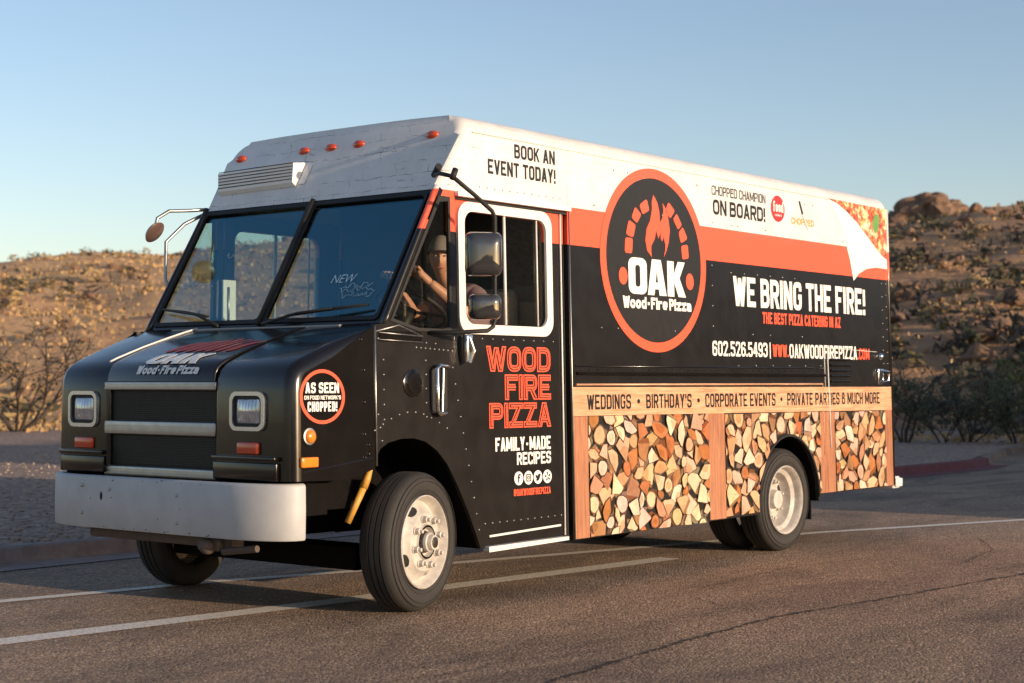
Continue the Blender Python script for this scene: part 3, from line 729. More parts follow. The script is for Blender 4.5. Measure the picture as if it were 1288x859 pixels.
# hood and fenders
HP = [(-.155, 1.675), (-.30, 1.637), (-.45, 1.592), (-.60, 1.545), (-.72, 1.502), (-.815, 1.468), (-.862, 1.447), (-.893, 1.418), (-.911, 1.38), (-.918, 1.338)]
def hood_z(x):
    for (x0, z0), (x1, z1) in zip(HP, HP[1:]):
        if x1 <= x <= x0: return z0+(z1-z0)*(x-x0)/(x1-x0)
bm = bmesh.new()
poly = HP + [(-.86, 1.338), (-.70, 1.36), (-.155, 1.60)]
y0, y1 = .625, 1.578
ra = [bm.verts.new((x, y0, z+.0)) for x, z in poly]; rb = [bm.verts.new((x, y1, z)) for x, z in poly]
n = len(poly)
for k in range(n): bm.faces.new((ra[k], ra[(k+1) % n], rb[(k+1) % n], rb[k]))
bm.faces.new(ra); bm.faces.new(rb[::-1])
es = [e for e in bm.edges if (e.verts[0] in ra[:len(HP)] and e.verts[1] in ra[:len(HP)]) or (e.verts[0] in rb[:len(HP)] and e.verts[1] in rb[:len(HP)])]
bmesh.ops.bevel(bm, geom=es, offset=.012, segments=3, affect='EDGES', profile=.5)
HOOD = obj('hood', bm, M['black'], TR, 35)
arc = [0]
for a, b in zip(HP[::-1], HP[::-1][1:]): arc.append(arc[-1]+math.dist(a, b))
def hoodm(u, v, w):                                # v: arc length up from the hood lip
    P = HP[::-1]
    for k in range(len(P)-1):
        if v <= arc[k+1] or k == len(P)-2:
            f = (v-arc[k])/(arc[k+1]-arc[k]); a, b = P[k], P[k+1]
            dx, dz = b[0]-a[0], b[1]-a[1]; L = math.hypot(dx, dz)
            return Vector((a[0]+dx*f - dz/L*w, 1.085-u, a[1]+dz*f + dx/L*w))
OAK = [[chaikin([(0, .0), (0, 1), (.62, 1), (.62, 0)], 0)], ]
def oak(box_, mp, w0, mat, parent, shear=0, th=.0014):
    O = [rrect(0, .68, 0, 1, .2), rrect(.25, .43, .2, .8, .08)]
    A = [[(.70, 0), (.88, 1), (1.22, 1), (1.42, 0), (1.15, 0), (1.12, .17), (.98, .17), (.95, 0)], [(1.01, .36), (1.095, .36), (1.055, .70)]]
    K = [[(1.46, 0), (1.46, 1), (1.72, 1), (1.72, .64), (1.88, 1), (2.16, 1), (1.94, .53), (2.18, 0), (1.89, 0), (1.72, .40), (1.72, 0)]]
    sx = (box_[1]-box_[0])/2.18; sz = box_[3]-box_[2]
    lp = [[(box_[0]+(u+shear*v)*sx, box_[2]+v*sz) for u, v in l] for l in O+A+K]
    bm = bmesh.new()
    for grp in (lp[:2], lp[2:4], lp[4:]):
        me = fill(grp, th)
        if mp is hoodm:
            b2 = bmesh.new(); b2.from_mesh(me); bmesh.ops.triangulate(b2, faces=b2.faces); bmesh.ops.subdivide_edges(b2, edges=b2.edges, cuts=5, use_grid_fill=True); b2.to_mesh(me); b2.free()
        warp(me, mp, w0, th); bm.from_mesh(me); bpy.data.meshes.remove(me)
    return obj('logo_letters', bm, mat, parent)
sign('Wood-Fire Pizza', (-.23, .32, .040, .094), hoodm, .006, M['white'], HOOD, .24, .07, slant=.12, space=.2)
oak((-.20, .26, .108, .250), hoodm, .006, M['white'], HOOD, .14)
bm = bmesh.new(); rnd = random.Random(3)
for k in range(7):
    u = -.16+.065*k; pts = [(u, .21), (u+.05, .205), (u+.10+.02*math.sin(k), .30+.02*(k % 3)), (u+.16, .40-.02*abs(k-3)), (u+.07, .32)]
    pts = [(a*1.35-.03, .285+(b-.20)*1.45) for a, b in pts]; me = fill([chaikin(pts, 2)], .001); warp(me, hoodm, .004, .001); bm.from_mesh(me); bpy.data.meshes.remove(me)
obj('flame_print', bm, plain('faded_red_print', (.30, .035, .028), .4, 0, .4, 9), HOOD)
bm = bmesh.new(); tube(bm, [hoodm(-.55, v, .004) for v in np.linspace(.14, arc[-1]-.03, 14)], .006, 6); obj('hood_seam_glint', bm, M['alu'], HOOD)  # pale strip put in for the sky's reflection along the far hood seam
bm = bmesh.new()
box(bm, (-.21, .35, 1.655), (-.16, 1.85, 1.668)); obj('cowl_strip', bm, plain('grey_cowl', (.30, .30, .30), .4), TR)

FP = [(-.165, 1.672), (-.30, 1.636), (-.45, 1.590), (-.60, 1.54), (-.72, 1.495), (-.80, 1.462), (-.855, 1.434), (-.890, 1.400), (-.911, 1.35), (-.918, 1.28)]
def fender(flip):
    bm = bmesh.new(); Y0, Y1 = .0, .617
    prof = FP + [(-.92, 1.10), (-.922, .95), (-.922, .80)]; n = len(prof); m_ = 7
    nr = []
    for i in range(n):
        a_ = prof[max(i-1, 0)]; b_ = prof[min(i+1, n-1)]; L = math.dist(a_, b_); nr.append((-(a_[1]-b_[1])/L, (a_[0]-b_[0])/L))
    def row(i, k):
        r = .07*min(1, .25+i*.25); ph = R(90*k/m_); ins = r*(1-math.sin(ph)); x, z = prof[i]
        return (x - nr[i][0]*ins, yn(z) + r*(1-math.cos(ph)), z - nr[i][1]*ins)
    G_ = [[bm.verts.new(row(i, k)) for k in range(m_+1)] for i in range(n)]
    for i in range(n):
        ex = []
        for k in range(1, 5):
            ph = R(90*k/4); r = .03; x, z = prof[i]
            ex.append(bm.verts.new((x - nr[i][0]*r*(1-math.cos(ph)), Y1 - r + r*math.sin(ph), z - nr[i][1]*r*(1-math.cos(ph)))))
        x, z = prof[i]; G_[i] += [bm.verts.new((x, Y1-.03, z))] + ex + [bm.verts.new((x - nr[i][0]*.10, Y1, z - nr[i][1]*.10))]
    for i in range(n-1):
        for k in range(len(G_[0])-1): bm.faces.new((G_[i][k], G_[i+1][k], G_[i+1][k+1], G_[i][k+1]))
    ed = [row(i, 0) for i in range(n)]
    bm.faces.new([bm.verts.new(p) for p in ed + [(-.50, yn(.79), .79), (-.28, yn(.845), .845), (-.272, yn(1.655), 1.655)]])
    bm.faces.new([bm.verts.new(p) for p in ((-.92, .05, .80), (-.92, Y1, .80), (-.5, Y1, .79), (-.5, .0, .79))])
    if flip:
        for v in bm.verts:
            o_ = 2.055 + .105*min(1, max(0, (v.co.x+.92)/.72)); v.co.y = o_ - v.co.y*(o_-1.56)/.617
    o = obj('fender', bm, M['black'], TR, 32)
    Yf = (lambda y: 2.06-y*.81) if flip else (lambda y: y)
    # ledges below the headlight
    bm = bmesh.new()
    for z0, z1, d in ((.905, .93, .03), (.80, .895, .015)):
        a, b = sorted((Yf(.09), Yf(.60))); box(bm, (-.93-d, a, z0), (-.92, b, z1), 0, .006)
    if not flip: tube(bm, [(-.85, Yf(-.006), .845), (-.3, Yf(-.006), .905)], .006, 6)
    obj('fender_moulding', bm, M['black'], o, 40)
    # headlight
    u0, u1 = (1.085-1.925, 1.085-1.650) if flip else (1.085-.470, 1.085-.195)
    bz = flat('headlight', [rrect(u0, u1, 1.066, 1.280, .05), rrect(u0+.022, u1-.022, 1.088, 1.258, .035)], front, -.002, .022, M['bezel'], TR)
    bz2 = flat('headlight_surround', [rrect(u0+.021, u1-.021, 1.087, 1.259, .036), rrect(u0+.040, u1-.040, 1.106, 1.240, .02)], front, -.004, .014, M['matt_black'], bz)
    bm = bmesh.new(); cu = (u0+u1)/2
    nn = 10
    vs = [[bm.verts.new(front(cu+(i/nn-.5)*.205, 1.173+(j/nn-.5)*.145, .002+.02*(1-(2*i/nn-1)**2)*(1-(2*j/nn-1)**2))) for j in range(nn+1)] for i in range(nn+1)]
    for i in range(nn):
        for j in range(nn): bm.faces.new((vs[i][j], vs[i+1][j], vs[i+1][j+1], vs[i][j+1]))
    obj('headlight_lens', bm, M['lens'], bz, 60)
    u0, u1 = (1.085-1.862, 1.085-1.692) if flip else (1.085-.412, 1.085-.242)
    bm = bmesh.new(); a = front(u0, .938, -.004); b = front(u1, 1.004, .022)
    box(bm, [min(p, q) for p, q in zip(a, b)], [max(p, q) for p, q in zip(a, b)], 0, .01); obj('turn_signal', bm, M['redlens'], TR, 40)
    return o
FN = fender(False); FF = fender(True)
bm = bmesh.new(); tube(bm, [side(-.268, .86, .001), side(-.268, 1.65, .001)], .006, 6); obj('fender_seam', bm, M['steel'], TR)
for pt in [(-.38, 1.57), (-.36, 1.40), (-.36, 1.22), (-.36, 1.04), (-.33, .98), (-.33, .93), (-.36, .91)]:
    bm = bmesh.new(); rivets(bm, side, [pt], .0, .011); obj('fender_bolt', bm, M['black'], FN)
bm = bmesh.new(); lathe(bm, [(.046, 0), (.046, .012), (.037, .014)], lambda a, b, c: side(-.796+a, 1.039+b, c), 28); ml = obj('side_marker', bm, M['steel'], TR, 40)
bm = bmesh.new(); lathe(bm, [(.036, .012), (.034, .026), (.02, .034), (.0005, .036)], lambda a, b, c: side(-.796+a, 1.039+b, c), 28); obj('amber_lens', bm, M['orange'], ml, 60)
bm = bmesh.new(); box(bm, (-.865, -.028, .872), (-.738, -.002, .928), 0, .009); obj('side_reflector', bm, M['orange'], TR, 40)
# "as seen" roundel
flat('roundel', [circle(-.688, 1.253, .172, .149), circle(-.688, 1.253, .150, .130)], side, .001, .0015, M['red'], FN)
sign('AS SEEN', (-.815, -.56, 1.272, 1.330), side, .001, M['white'], FN, .2)
sign("ON FOOD NETWORK'S", (-.825, -.545, 1.237, 1.259), side, .001, M['white'], FN, .2)
sign('CHOPPED!', (-.80, -.575, 1.172, 1.226), side, .001, M['white'], FN, .2)

# grille
bm = bmesh.new(); box(bm, (-.885, .607, .78), (-.86, 1.593, 1.335)); GR = obj('grille', bm, M['grille'], TR)
bm = bmesh.new()
for k in range(1, 40): z = .85+k*.0109; (None if 1.02 < z < 1.11 else box(bm, (-.8905, .61, z-.0016), (-.8865, 1.59, z+.0016)))
for k in range(64): y = .615+k*.0153; box(bm, (-.8880, y-.0014, .845), (-.8858, y+.0014, 1.284))
obj('grille_mesh', bm, plain('grille_wire', (.035, .033, .032), .45, .3), GR)
for z0, z1 in ((1.286, 1.335), (1.028, 1.106), (.785, .842)):
    bm = bmesh.new(); box(bm, (-.925, .607, z0), (-.884, 1.593, z1), 0, .008); h_ = (z0+z1)/2
    for q in (-.012, .012): box(bm, (-.9285, .612, h_+q-.0025), (-.924, 1.588, h_+q+.0025))
    obj('grille_bar', bm, M['steel'], GR, 40)
bm = bmesh.new()
box(bm, (-.90, .55, .70), (-.60, 1.62, .79)); box(bm, (-.86, .56, .79), (-.80, .61, 1.34)); box(bm, (-.86, 1.59, .79), (-.80, 1.64, 1.34)); box(bm, (-.84, .1, .60), (-.55, 2.07, .80))
obj('radiator_support', bm, M['under'], TR)

# bumper
bp = [(-.80, .012)] + [(-.83-.195*math.sin(R(a_)), .43-.42*math.cos(R(a_))) for a_ in range(0, 91, 9)] + [(-1.028, .7), (-1.029, 1.065)]
bp = bp + [(x, W_-.04-y) for x, y in reversed(bp[:-1])]
bm = bmesh.new(); rows = []
bprof = [(.035, .478), (.006, .480), (0, .490), (-.002, .63), (0, .768), (.006, .780), (.018, .786), (.06, .784)]
for i, p in enumerate(bp):
    a = Vector(bp[max(i-1, 0)]); b = Vector(bp[min(i+1, len(bp)-1)]); d = (b-a).normalized(); n_ = Vector((d.y, -d.x))
    rows.append([bm.verts.new((p[0]+n_.x*o_, p[1]+n_.y*o_, z)) for o_, z in bprof])
for r0, r1 in zip(rows, rows[1:]):
    for k in range(len(bprof)-1): bm.faces.new((r0[k], r1[k], r1[k+1], r0[k+1]))
BU = obj('bumper', bm, M['bumper'], TR, 40)
for y, z in ((1.66, .725), (1.66, .565), (.80, .70), (.80, .545), (1.4, .71)):
    bm = bmesh.new(); ball(bm, (-1.029, y, z), .011, 8); obj('bumper_bolt', bm, M['steel'], BU)
bm = bmesh.new(); ball(bm, (-1.026, 1.48, .668), 1, 10, 0, (.006, .016, .03)); obj('bumper_hole', bm, M['matt_black'], BU)
rnd = random.Random(12); bm = bmesh.new()
for k in range(26):
    y = rnd.uniform(.5, 1.7); z = rnd.choice((rnd.uniform(.483, .50), rnd.uniform(.49, .77), rnd.uniform(.76, .778)))
    x = -1.0295
    ball(bm, (x, y, z), 1, 5, 0, (.002, rnd.uniform(.002, .007), rnd.uniform(.0015, .004)))
me2 = bpy.data.meshes.new('tmp'); bm.to_mesh(me2); bm.free()
for p in me2.polygons: p.material_index = 1
bm = bmesh.new(); bm.from_mesh(BU.data); bm.from_mesh(me2); bm.to_mesh(BU.data); bm.free(); bpy.data.meshes.remove(me2); BU.data.materials.append(M['under'])
bm = bmesh.new()
box(bm, (-.93, .45, .415), (-.84, 1.72, .485), 0, .012); box(bm, (-.97, .52, .40), (-.90, .70, .47), 0, .012); ball(bm, (-.975, .60, .425), .05, 12, 0, (1, 1, .9)); tube(bm, [(-.95, .50, .40), (-.93, .25, .43)], .02)
obj('tow_crossmember', bm, plain('rusty_steel', (.10, .07, .055), .8, 0, .4, 16, 0, .3), TR, 40)

# underbody, wheel housings
bm = bmesh.new()
box(bm, (-.25, .56, .60), (6.26, 1.61, .68)); box(bm, (.72, .04, .602), (3.92, .56, .682)); box(bm, (.72, 1.61, .602), (3.92, 2.13, .682)); box(bm, (4.96, .04, .602), (6.26, .56, .682)); box(bm, (4.96, 1.61, .602), (6.26, 2.13, .682)); box(bm, (-.8, .62, .46), (6.1, .72, .62)); box(bm, (-.8, 1.45, .46), (6.1, 1.55, .62))
box(bm, (-.5, .75, .42), (.45, 1.42, 1.2)); box(bm, (-.14, .28, .24), (.10, 1.9, .37)); tube(bm, [(4.44, .3, .405), (4.44, 1.87, .405)], .075, 10)
box(bm, (4.25, .92, .28), (4.63, 1.25, .54)); tube(bm, [(.5, 1.08, .42), (4.3, 1.08, .42)], .05)
box(bm, (2.0, 1.50, .36), (3.3, 2.05, .60)); box(bm, (-.75, .15, .62), (-.3, .6, .80)); box(bm, (-.75, 1.57, .62), (-.3, 2.02, .80))
obj('chassis', bm, M['under'], TR)
for mp, s_ in ((side, 1), (far, -1)):
    for pts, cl in ((arch_f, 0), (arch_r, 0)):
        bm = bmesh.new(); a_ = [bm.verts.new(mp(u, v, -.025)) for u, v in pts]; b_ = [bm.verts.new(mp(u, v, -.50)) for u, v in pts]
        for k in range(len(pts)-1): bm.faces.new((a_[k], a_[k+1], b_[k+1], b_[k]))
        bm.faces.new([bm.verts.new(v.co) for v in b_]); obj('wheel_housing', bm, M['under'], TR)
for ya in (.06, 1.57):
    bm = bmesh.new(); box(bm, (4.925, ya, .22), (4.94, ya+.54, .62)); obj('mud_flap', bm, M['matt_black'], TR)
for ya in (.12, 1.95):
    bm = bmesh.new(); box(bm, (5.95, ya, .44), (6.42, ya+.08, .50)); obj('bumper_bracket', bm, M['matt_black'], TR)
bm = bmesh.new(); box(bm, (6.36, .02, .40), (6.50, 2.15, .505), 0, .015); box(bm, (6.38, .0, .415), (6.51, .03, .49), 0, .01); obj('rear_bumper', bm, M['alu'], TR, 40)
bm = bmesh.new(); tube(bm, [(-.245, .045, .875), (-.275, .06, .79), (-.295, .07, .735)], [.009, .023, .025], 8, 0); tube(bm, [(-.295, .07, .735), (-.37, .12, .54)], [.021, .019], 8, 1)
obj('bump_stop', bm, [M['yellow'], M['under']], TR)

# wheels
TYP = [(.268, -.015), (.283, .002), (.30, .008), (.335, .016), (.365, .010), (.388, -.006), (.3985, -.022), (.4025, -.034)]
for g0 in (-.062, -.098, -.134): TYP += [(.405, g0+.011), (.393, g0+.010), (.393, g0+.002), (.405, g0+.001)]
TYP += [(.4025, -.166), (.3985, -.178), (.388, -.194), (.365, -.210), (.335, -.216), (.283, -.202), (.268, -.185)]
def wheel(c, yaw, outward, rear=False, inner=False, parent=None):
    rot = Matrix.Rotation(yaw, 3, 'Z')
    def fm(a, b, cc): return Vector(c) + rot @ Vector((a, outward*cc, b))
    if inner:
        bm = bmesh.new(); lathe(bm, TYP, fm, 48, 0, True); return obj('inner_tyre', bm, M['rubber'], parent, 35)
    bm = bmesh.new()
    if not rear:
        pr = [(.268, -.10), (.268, -.012), (.272, .010), (.266, .016), (.258, .006), (.252, -.028), (.238, -.050), (.218, -.044), (.18, -.004), (.168, .010), (.105, .014), (.100, .026), (.085, .028), (.078, .0), (.060, .0), (.056, .045), (.048, .05), (.042, .075), (.0005, .078)]
    else:
        pr = [(.268, -.10), (.268, -.012), (.272, .010), (.266, .016), (.256, .006), (.250, -.02), (.243, -.048), (.222, -.062), (.214, -.068), (.208, -.10), (.202, -.135), (.19, -.150), (.12, -.152), (.115, -.12), (.105, -.11), (.08, -.11), (.07, -.06), (.0005, -.06)]
    lathe(bm, pr, fm, 56, 0, False, False)
    A = .014 if not rear else -.150
    for k in range(8):
        th = 2*math.pi*(k+.3)/8; r = .137 if not rear else .157
        lathe(bm, [(.024, A-.01), (.024, A+.004), (.019, A+.006), (.019, A+.030), (.012, A+.034), (.011, A+.050), (.0005, A+.051)], lambda a, b, cc: fm(r*math.cos(th)+a, r*math.sin(th)+b, cc), 8, 1)
    W = obj('wheel', bm, [M['rim'], M['nut']], parent, 35)
    if not rear:
        bm = bmesh.new(); lathe(bm, [(.066, .005), (.064, .012), (.05, .048), (.034, .052), (.032, .080), (.022, .084), (.0005, .084)], fm, 24); obj('hub', bm, M['nut'], W, 35)
        bm = bmesh.new(); lathe(bm, [(.102, .0145), (.099, .0265), (.086, .0285), (.084, .010)], fm, 40, 0, False, False); obj('hub_ring', bm, M['under'], W, 35)
    for k in range(4 if not rear else 4):
        bm = bmesh.new()
        th = math.pi/2*k + (R(118) if not rear else R(115))
        if not rear:
            cr, ca, tilt = .205, -.028, (.036, .024, .024)
            nrm = .5
        else: cr, ca, tilt = .185, -.1485, (.026, .024, .003)
        # oval hand hole, painted as a flat black patch for its unlit depth
        vs = []
        for q in range(18):
            an = 2*math.pi*q/18; tu = .042*math.cos(an) if not rear else .028*math.cos(an); ra = .020*math.sin(an)
            rr = cr+ra; aa = ca - (.9*ra if not rear else 0) + (.008 if not rear else .004)
            a2 = th + tu/rr; vs.append(bm.verts.new(fm(rr*math.cos(a2), rr*math.sin(a2), aa)))
        bm.faces.new(vs)
        obj('hand_hole', bm, M['matt_black'], W)
    bm = bmesh.new(); lathe(bm, TYP, fm, 72, 0, True)
    for rr in (.30, .352, .375): lathe(bm, [(rr-.002, .006 if rr < .31 else .012 if rr > .36 else .0155), (rr, .0115 if rr < .31 else .0125 if rr > .36 else .0185), (rr+.002, .006 if rr < .31 else .009 if rr > .36 else .0145)], fm, 72, 0, False, False)
    obj('tyre', bm, M['rubber'], W, 35)
    return W
ST = R(12)
wheel((.12, -.015, .405), ST, -1, parent=TR); wheel((.06, W_-.018, .405), ST, 1, parent=TR)
wheel((4.48, .05, .405), 0, -1, True, parent=TR); wheel((4.48, W_-.05, .405), 0, 1, True, parent=TR)
wheel((4.48, .35, .405), 0, -1, True, True, TR); wheel((4.48, W_-.35, .405), 0, 1, True, True, TR)

# ------------------------------------------------------------------ printed wrap of the box side
flat('emblem_ring', [circle(2.602, 2.192, .668, .648, 72), circle(2.602, 2.192, .598, .580, 72)], side, .001, .0015, M['red'], TR)
EM = flat('emblem', [circle(2.602, 2.192, .597, .579, 72)], side, .001, .0015, M['ink'], TR)
FLAME = [(2.554, 2.211), (2.498, 2.256), (2.478, 2.328), (2.498, 2.411), (2.544, 2.471), (2.57, 2.555), (2.567, 2.604), (2.592, 2.655), (2.64, 2.602), (2.661, 2.546), (2.669, 2.465), (2.7, 2.5), (2.715, 2.559), (2.705, 2.608), (2.762, 2.555), (2.778, 2.49), (2.793, 2.416), (2.774, 2.332), (2.741, 2.264), (2.707, 2.22), (2.727, 2.271), (2.731, 2.313), (2.707, 2.369), (2.694, 2.331), (2.676, 2.347), (2.67, 2.394), (2.644, 2.348), (2.617, 2.403), (2.597, 2.344), (2.551, 2.292), (2.55, 2.251)]
flat('flame_mark', [FLAME], side, .0035, .0012, M['red'], EM)
BR = [[(2.232, 2.33), (2.324, 2.33), (2.311, 2.223), (2.222, 2.224)], [(2.278, 2.455), (2.364, 2.425), (2.33, 2.334), (2.241, 2.351)], [(2.361, 2.553), (2.436, 2.503), (2.379, 2.437), (2.313, 2.474)], [(2.506, 2.62), (2.538, 2.541), (2.45, 2.504), (2.413, 2.569)], [(2.783, 2.623), (2.865, 2.563), (2.802, 2.503), (2.738, 2.553)], [(2.889, 2.548), (2.953, 2.47), (2.902, 2.429), (2.838, 2.503)], [(2.964, 2.457), (3.025, 2.374), (2.935, 2.334), (2.907, 2.411)], [(3.024, 2.332), (3.035, 2.232), (2.948, 2.218), (2.937, 2.318)]]
bm = bmesh.new()
def soft(l, k=.22):
    o = []
    for i, b in enumerate(l):
        a, c_ = l[i-1], l[(i+1) % len(l)]
        p = (b[0]+(a[0]-b[0])*k, b[1]+(a[1]-b[1])*k); q = (b[0]+(c_[0]-b[0])*k, b[1]+(c_[1]-b[1])*k)
        for f in (0, .33, .67, 1): o.append(tuple((1-f)**2*p[j]+2*f*(1-f)*b[j]+f*f*q[j] for j in (0, 1)))
    return o
bm.free()
for l in BR: flat('arch_brick_mark', [soft(l)], side, .0035, .0012, M['red'], EM)
for cx in (2.198, 3.042): flat('dot_mark', [circle(cx, 2.063, .052, .060, 24)], side, .0035, .0012, M['red'], EM)
oak((2.262, 2.985, 1.945, 2.198), side, .0035, M['white'], EM)
sign('Wood-Fire Pizza', (2.19, 3.055, 1.845, 1.928), side, .0035, M['white'], EM, .25, .07, space=.2)
def wt(s, b, mat='white', t=.18, w0=.001, parent=TR, name='lettering', **k): return sign(s, b, side, w0, M[mat], parent, t, name=name, **k)
wt('BOOK AN', (1.03, 1.452, 2.745, 2.835), 'ink', .185); wt('EVENT TODAY!', (.765, 1.456, 2.622, 2.715), 'ink', .185)
wt('CHOPPED CHAMPION', (3.377, 4.171, 2.728, 2.800), 'ink', .135); wt('ON BOARD!', (3.39, 4.16, 2.583, 2.697), 'ink', .20)
wt('WE BRING THE FIRE!', (3.655, 5.83, 1.912, 2.138), 'white', .19, gap=.07, space=.26)
wt('THE BEST PIZZA CATERING IN AZ', (4.08, 5.369, 1.790, 1.880), 'red', .19, gap=.07, space=.24)
wt('602.526.5493', (3.336, 4.145, 1.53, 1.642), 'white', .17); wt('|', (4.178, 4.192, 1.52, 1.645), 'white', .12)
wt('WWW.', (4.225, 4.475, 1.535, 1.632), 'red', .18); wt('OAKWOODFIREPIZZA', (4.49, 5.655, 1.528, 1.640), 'white', .17); wt('.COM', (5.665, 5.885, 1.530, 1.625), 'red', .18)
# round programme badge and knife mark
BD = flat('badge', [circle(4.36, 2.706, .108, .104)], side, .001, .0015, plain('bright_red_vinyl', (.75, .03, .035), .4), TR)
wt('food', (4.285, 4.445, 2.68, 2.765), 'white', .17, .003, BD); wt('network', (4.31, 4.42, 2.645, 2.667), 'white', .14, .003, BD)
wt('CHOPPED', (4.57, 4.95, 2.605, 2.658), 'gold', .22, .001)
flat('knife_mark', [[(4.70, 2.795), (4.725, 2.80), (4.775, 2.70), (4.75, 2.69)]], side, .001, .0012, M['ink'], TR)
flat('knife_mark', [[(4.752, 2.688), (4.775, 2.695), (4.86, 2.58), (4.84, 2.575)]], side, .003, .0012, plain('grey_vinyl', (.6, .6, .58), .4), TR)
# pizza print and the turned-up corner
CURL = [(5.189, 2.860), (5.263, 2.796), (5.371, 2.698), (5.478, 2.557), (5.57, 2.372), (5.627, 2.198), (5.726, 2.265), (5.88, 2.315), (6.065, 2.336), (6.298, 2.332), (6.298, 2.410), (6.196, 2.438), (6.045, 2.513), (5.897, 2.6), (5.723, 2.70), (5.522, 2.785), (5.352, 2.84)]
PIZ = [(5.189, 2.866), (5.352, 2.843), (5.522, 2.788), (5.723, 2.703), (5.897, 2.603), (6.045, 2.516), (6.196, 2.441), (6.298, 2.413), (6.298, 2.858), (5.644, 2.864)]
flat('page_curl', [CURL], side, .001, .0015, M['white'], TR)
PZ = flat('pizza_picture', [PIZ], side, .0045, .0012, M['pizza'], TR)
flat('leaf_mark', [chaikin([(5.985, 2.705), (6.055, 2.81), (6.14, 2.80), (6.12, 2.673), (6.055, 2.619)], 2)], side, .0065, .001, M['basil'], PZ)
# door lettering: red letters with an inline
for s_, b in (('WOOD', (.740, 1.387, 1.398, 1.557)), ('FIRE', (.915, 1.385, 1.222, 1.382)), ('PIZZA', (.758, 1.380, 1.048, 1.205))):
    L = sign(s_, b, side, -.0175, M['red'], DN, .25, .055)
    sign(s_, b, side, -.0155, M['ink'], L, .25, .055, 'inline', t2=.135)
    sign(s_, b, side, -.0135, M['red'], L, .25, .055, 'inline', t2=.062)
sign('FAMILY-MADE', (.812, 1.372, .905, .990), side, -.0175, M['white'], DN, .19, .07); sign('RECIPES', (1.022, 1.372, .815, .893), side, -.0175, M['white'], DN, .19, .07)
sign('@OAKWOODFIREPIZZA', (.985, 1.362, .622, .665), side, -.0175, M['red'], DN, .17, .07)
for k, cx in enumerate((1.036, 1.134, 1.232, 1.330)):
    B = flat('social_badge', [circle(cx, .731, .045, .043, 28)], side, -.0175, .001, M['white'], DN)
    z = .731; L = []
    if k == 0: sign('f', (cx-.014, cx+.018, z-.027, z+.027), side, -.0155, M['ink'], B, .2)
    elif k == 1: flat('icon', [rrect(cx-.024, cx+.024, z-.024, z+.024, .01), rrect(cx-.018, cx+.018, z-.018, z+.018, .008)], side, -.0155, .001, M['ink'], B); flat('icon', [circle(cx, z, .012), circle(cx, z, .007)], side, -.0155, .001, M['ink'], B)
    elif k == 2: flat('icon', [chaikin([(cx-.028, z+.018), (cx-.004, z+.006), (cx+.006, z+.022), (cx+.02, z+.02), (cx+.028, z+.012), (cx+.02, z+.006), (cx+.012, z-.016), (cx-.008, z-.026), (cx-.028, z-.018), (cx-.012, z-.012), (cx-.024, z-.002)], 1)], side, -.0155, .001, M['ink'], B)
    else:
        for an in (95, 20, -45, -110, 175):
            a = R(an); flat('icon', [[(cx+.006*math.cos(a), z+.006*math.sin(a)), (cx+.026*math.cos(a-.3), z+.026*math.sin(a-.3)), (cx+.03*math.cos(a), z+.03*math.sin(a)), (cx+.026*math.cos(a+.3), z+.026*math.sin(a+.3))]], side, -.0155, .001, M['ink'], B)

# timber frame print with stacked firewood
PLK = flat('timber_band', [[(1.592, 1.113), (6.285, 1.095), (6.285, 1.297), (1.592, 1.302)]], side, .001, .006, M['plank_h'], TR)
sign("WEDDINGS  •  BIRTHDAY'S  •  CORPORATE EVENTS  •  PRIVATE PARTIES & MUCH MORE", (1.745, 6.045, 1.152, 1.252), side, .0075, M['ink'], PLK, .16, .10)
def zb(x): return .312 + (x-1.59)*.012 if x < 4.4 else .437
for x0, x1, zl in ((1.592, 1.748, .312), (3.245, 3.470, .328), (4.955, 5.205, .435), (6.14, 6.285, .435)):
    flat('timber_post', [[(x0, zl), (x1, zl), (x1, 1.11 if x0 < 4 else 1.094), (x0, 1.11 if x0 < 4 else 1.094)]], side, .001, .005, M['plank_v'], TR)
def clip(poly, n, d):
    o = []
    for a, b in zip(poly, poly[1:]+poly[:1]):
        da = a[0]*n[0]+a[1]*n[1]-d; db = b[0]*n[0]+b[1]*n[1]-d
        if da <= 0: o.append(a)
        if da*db < 0: f = da/(da-db); o.append((a[0]+(b[0]-a[0])*f, a[1]+(b[1]-a[1])*f))
    return o
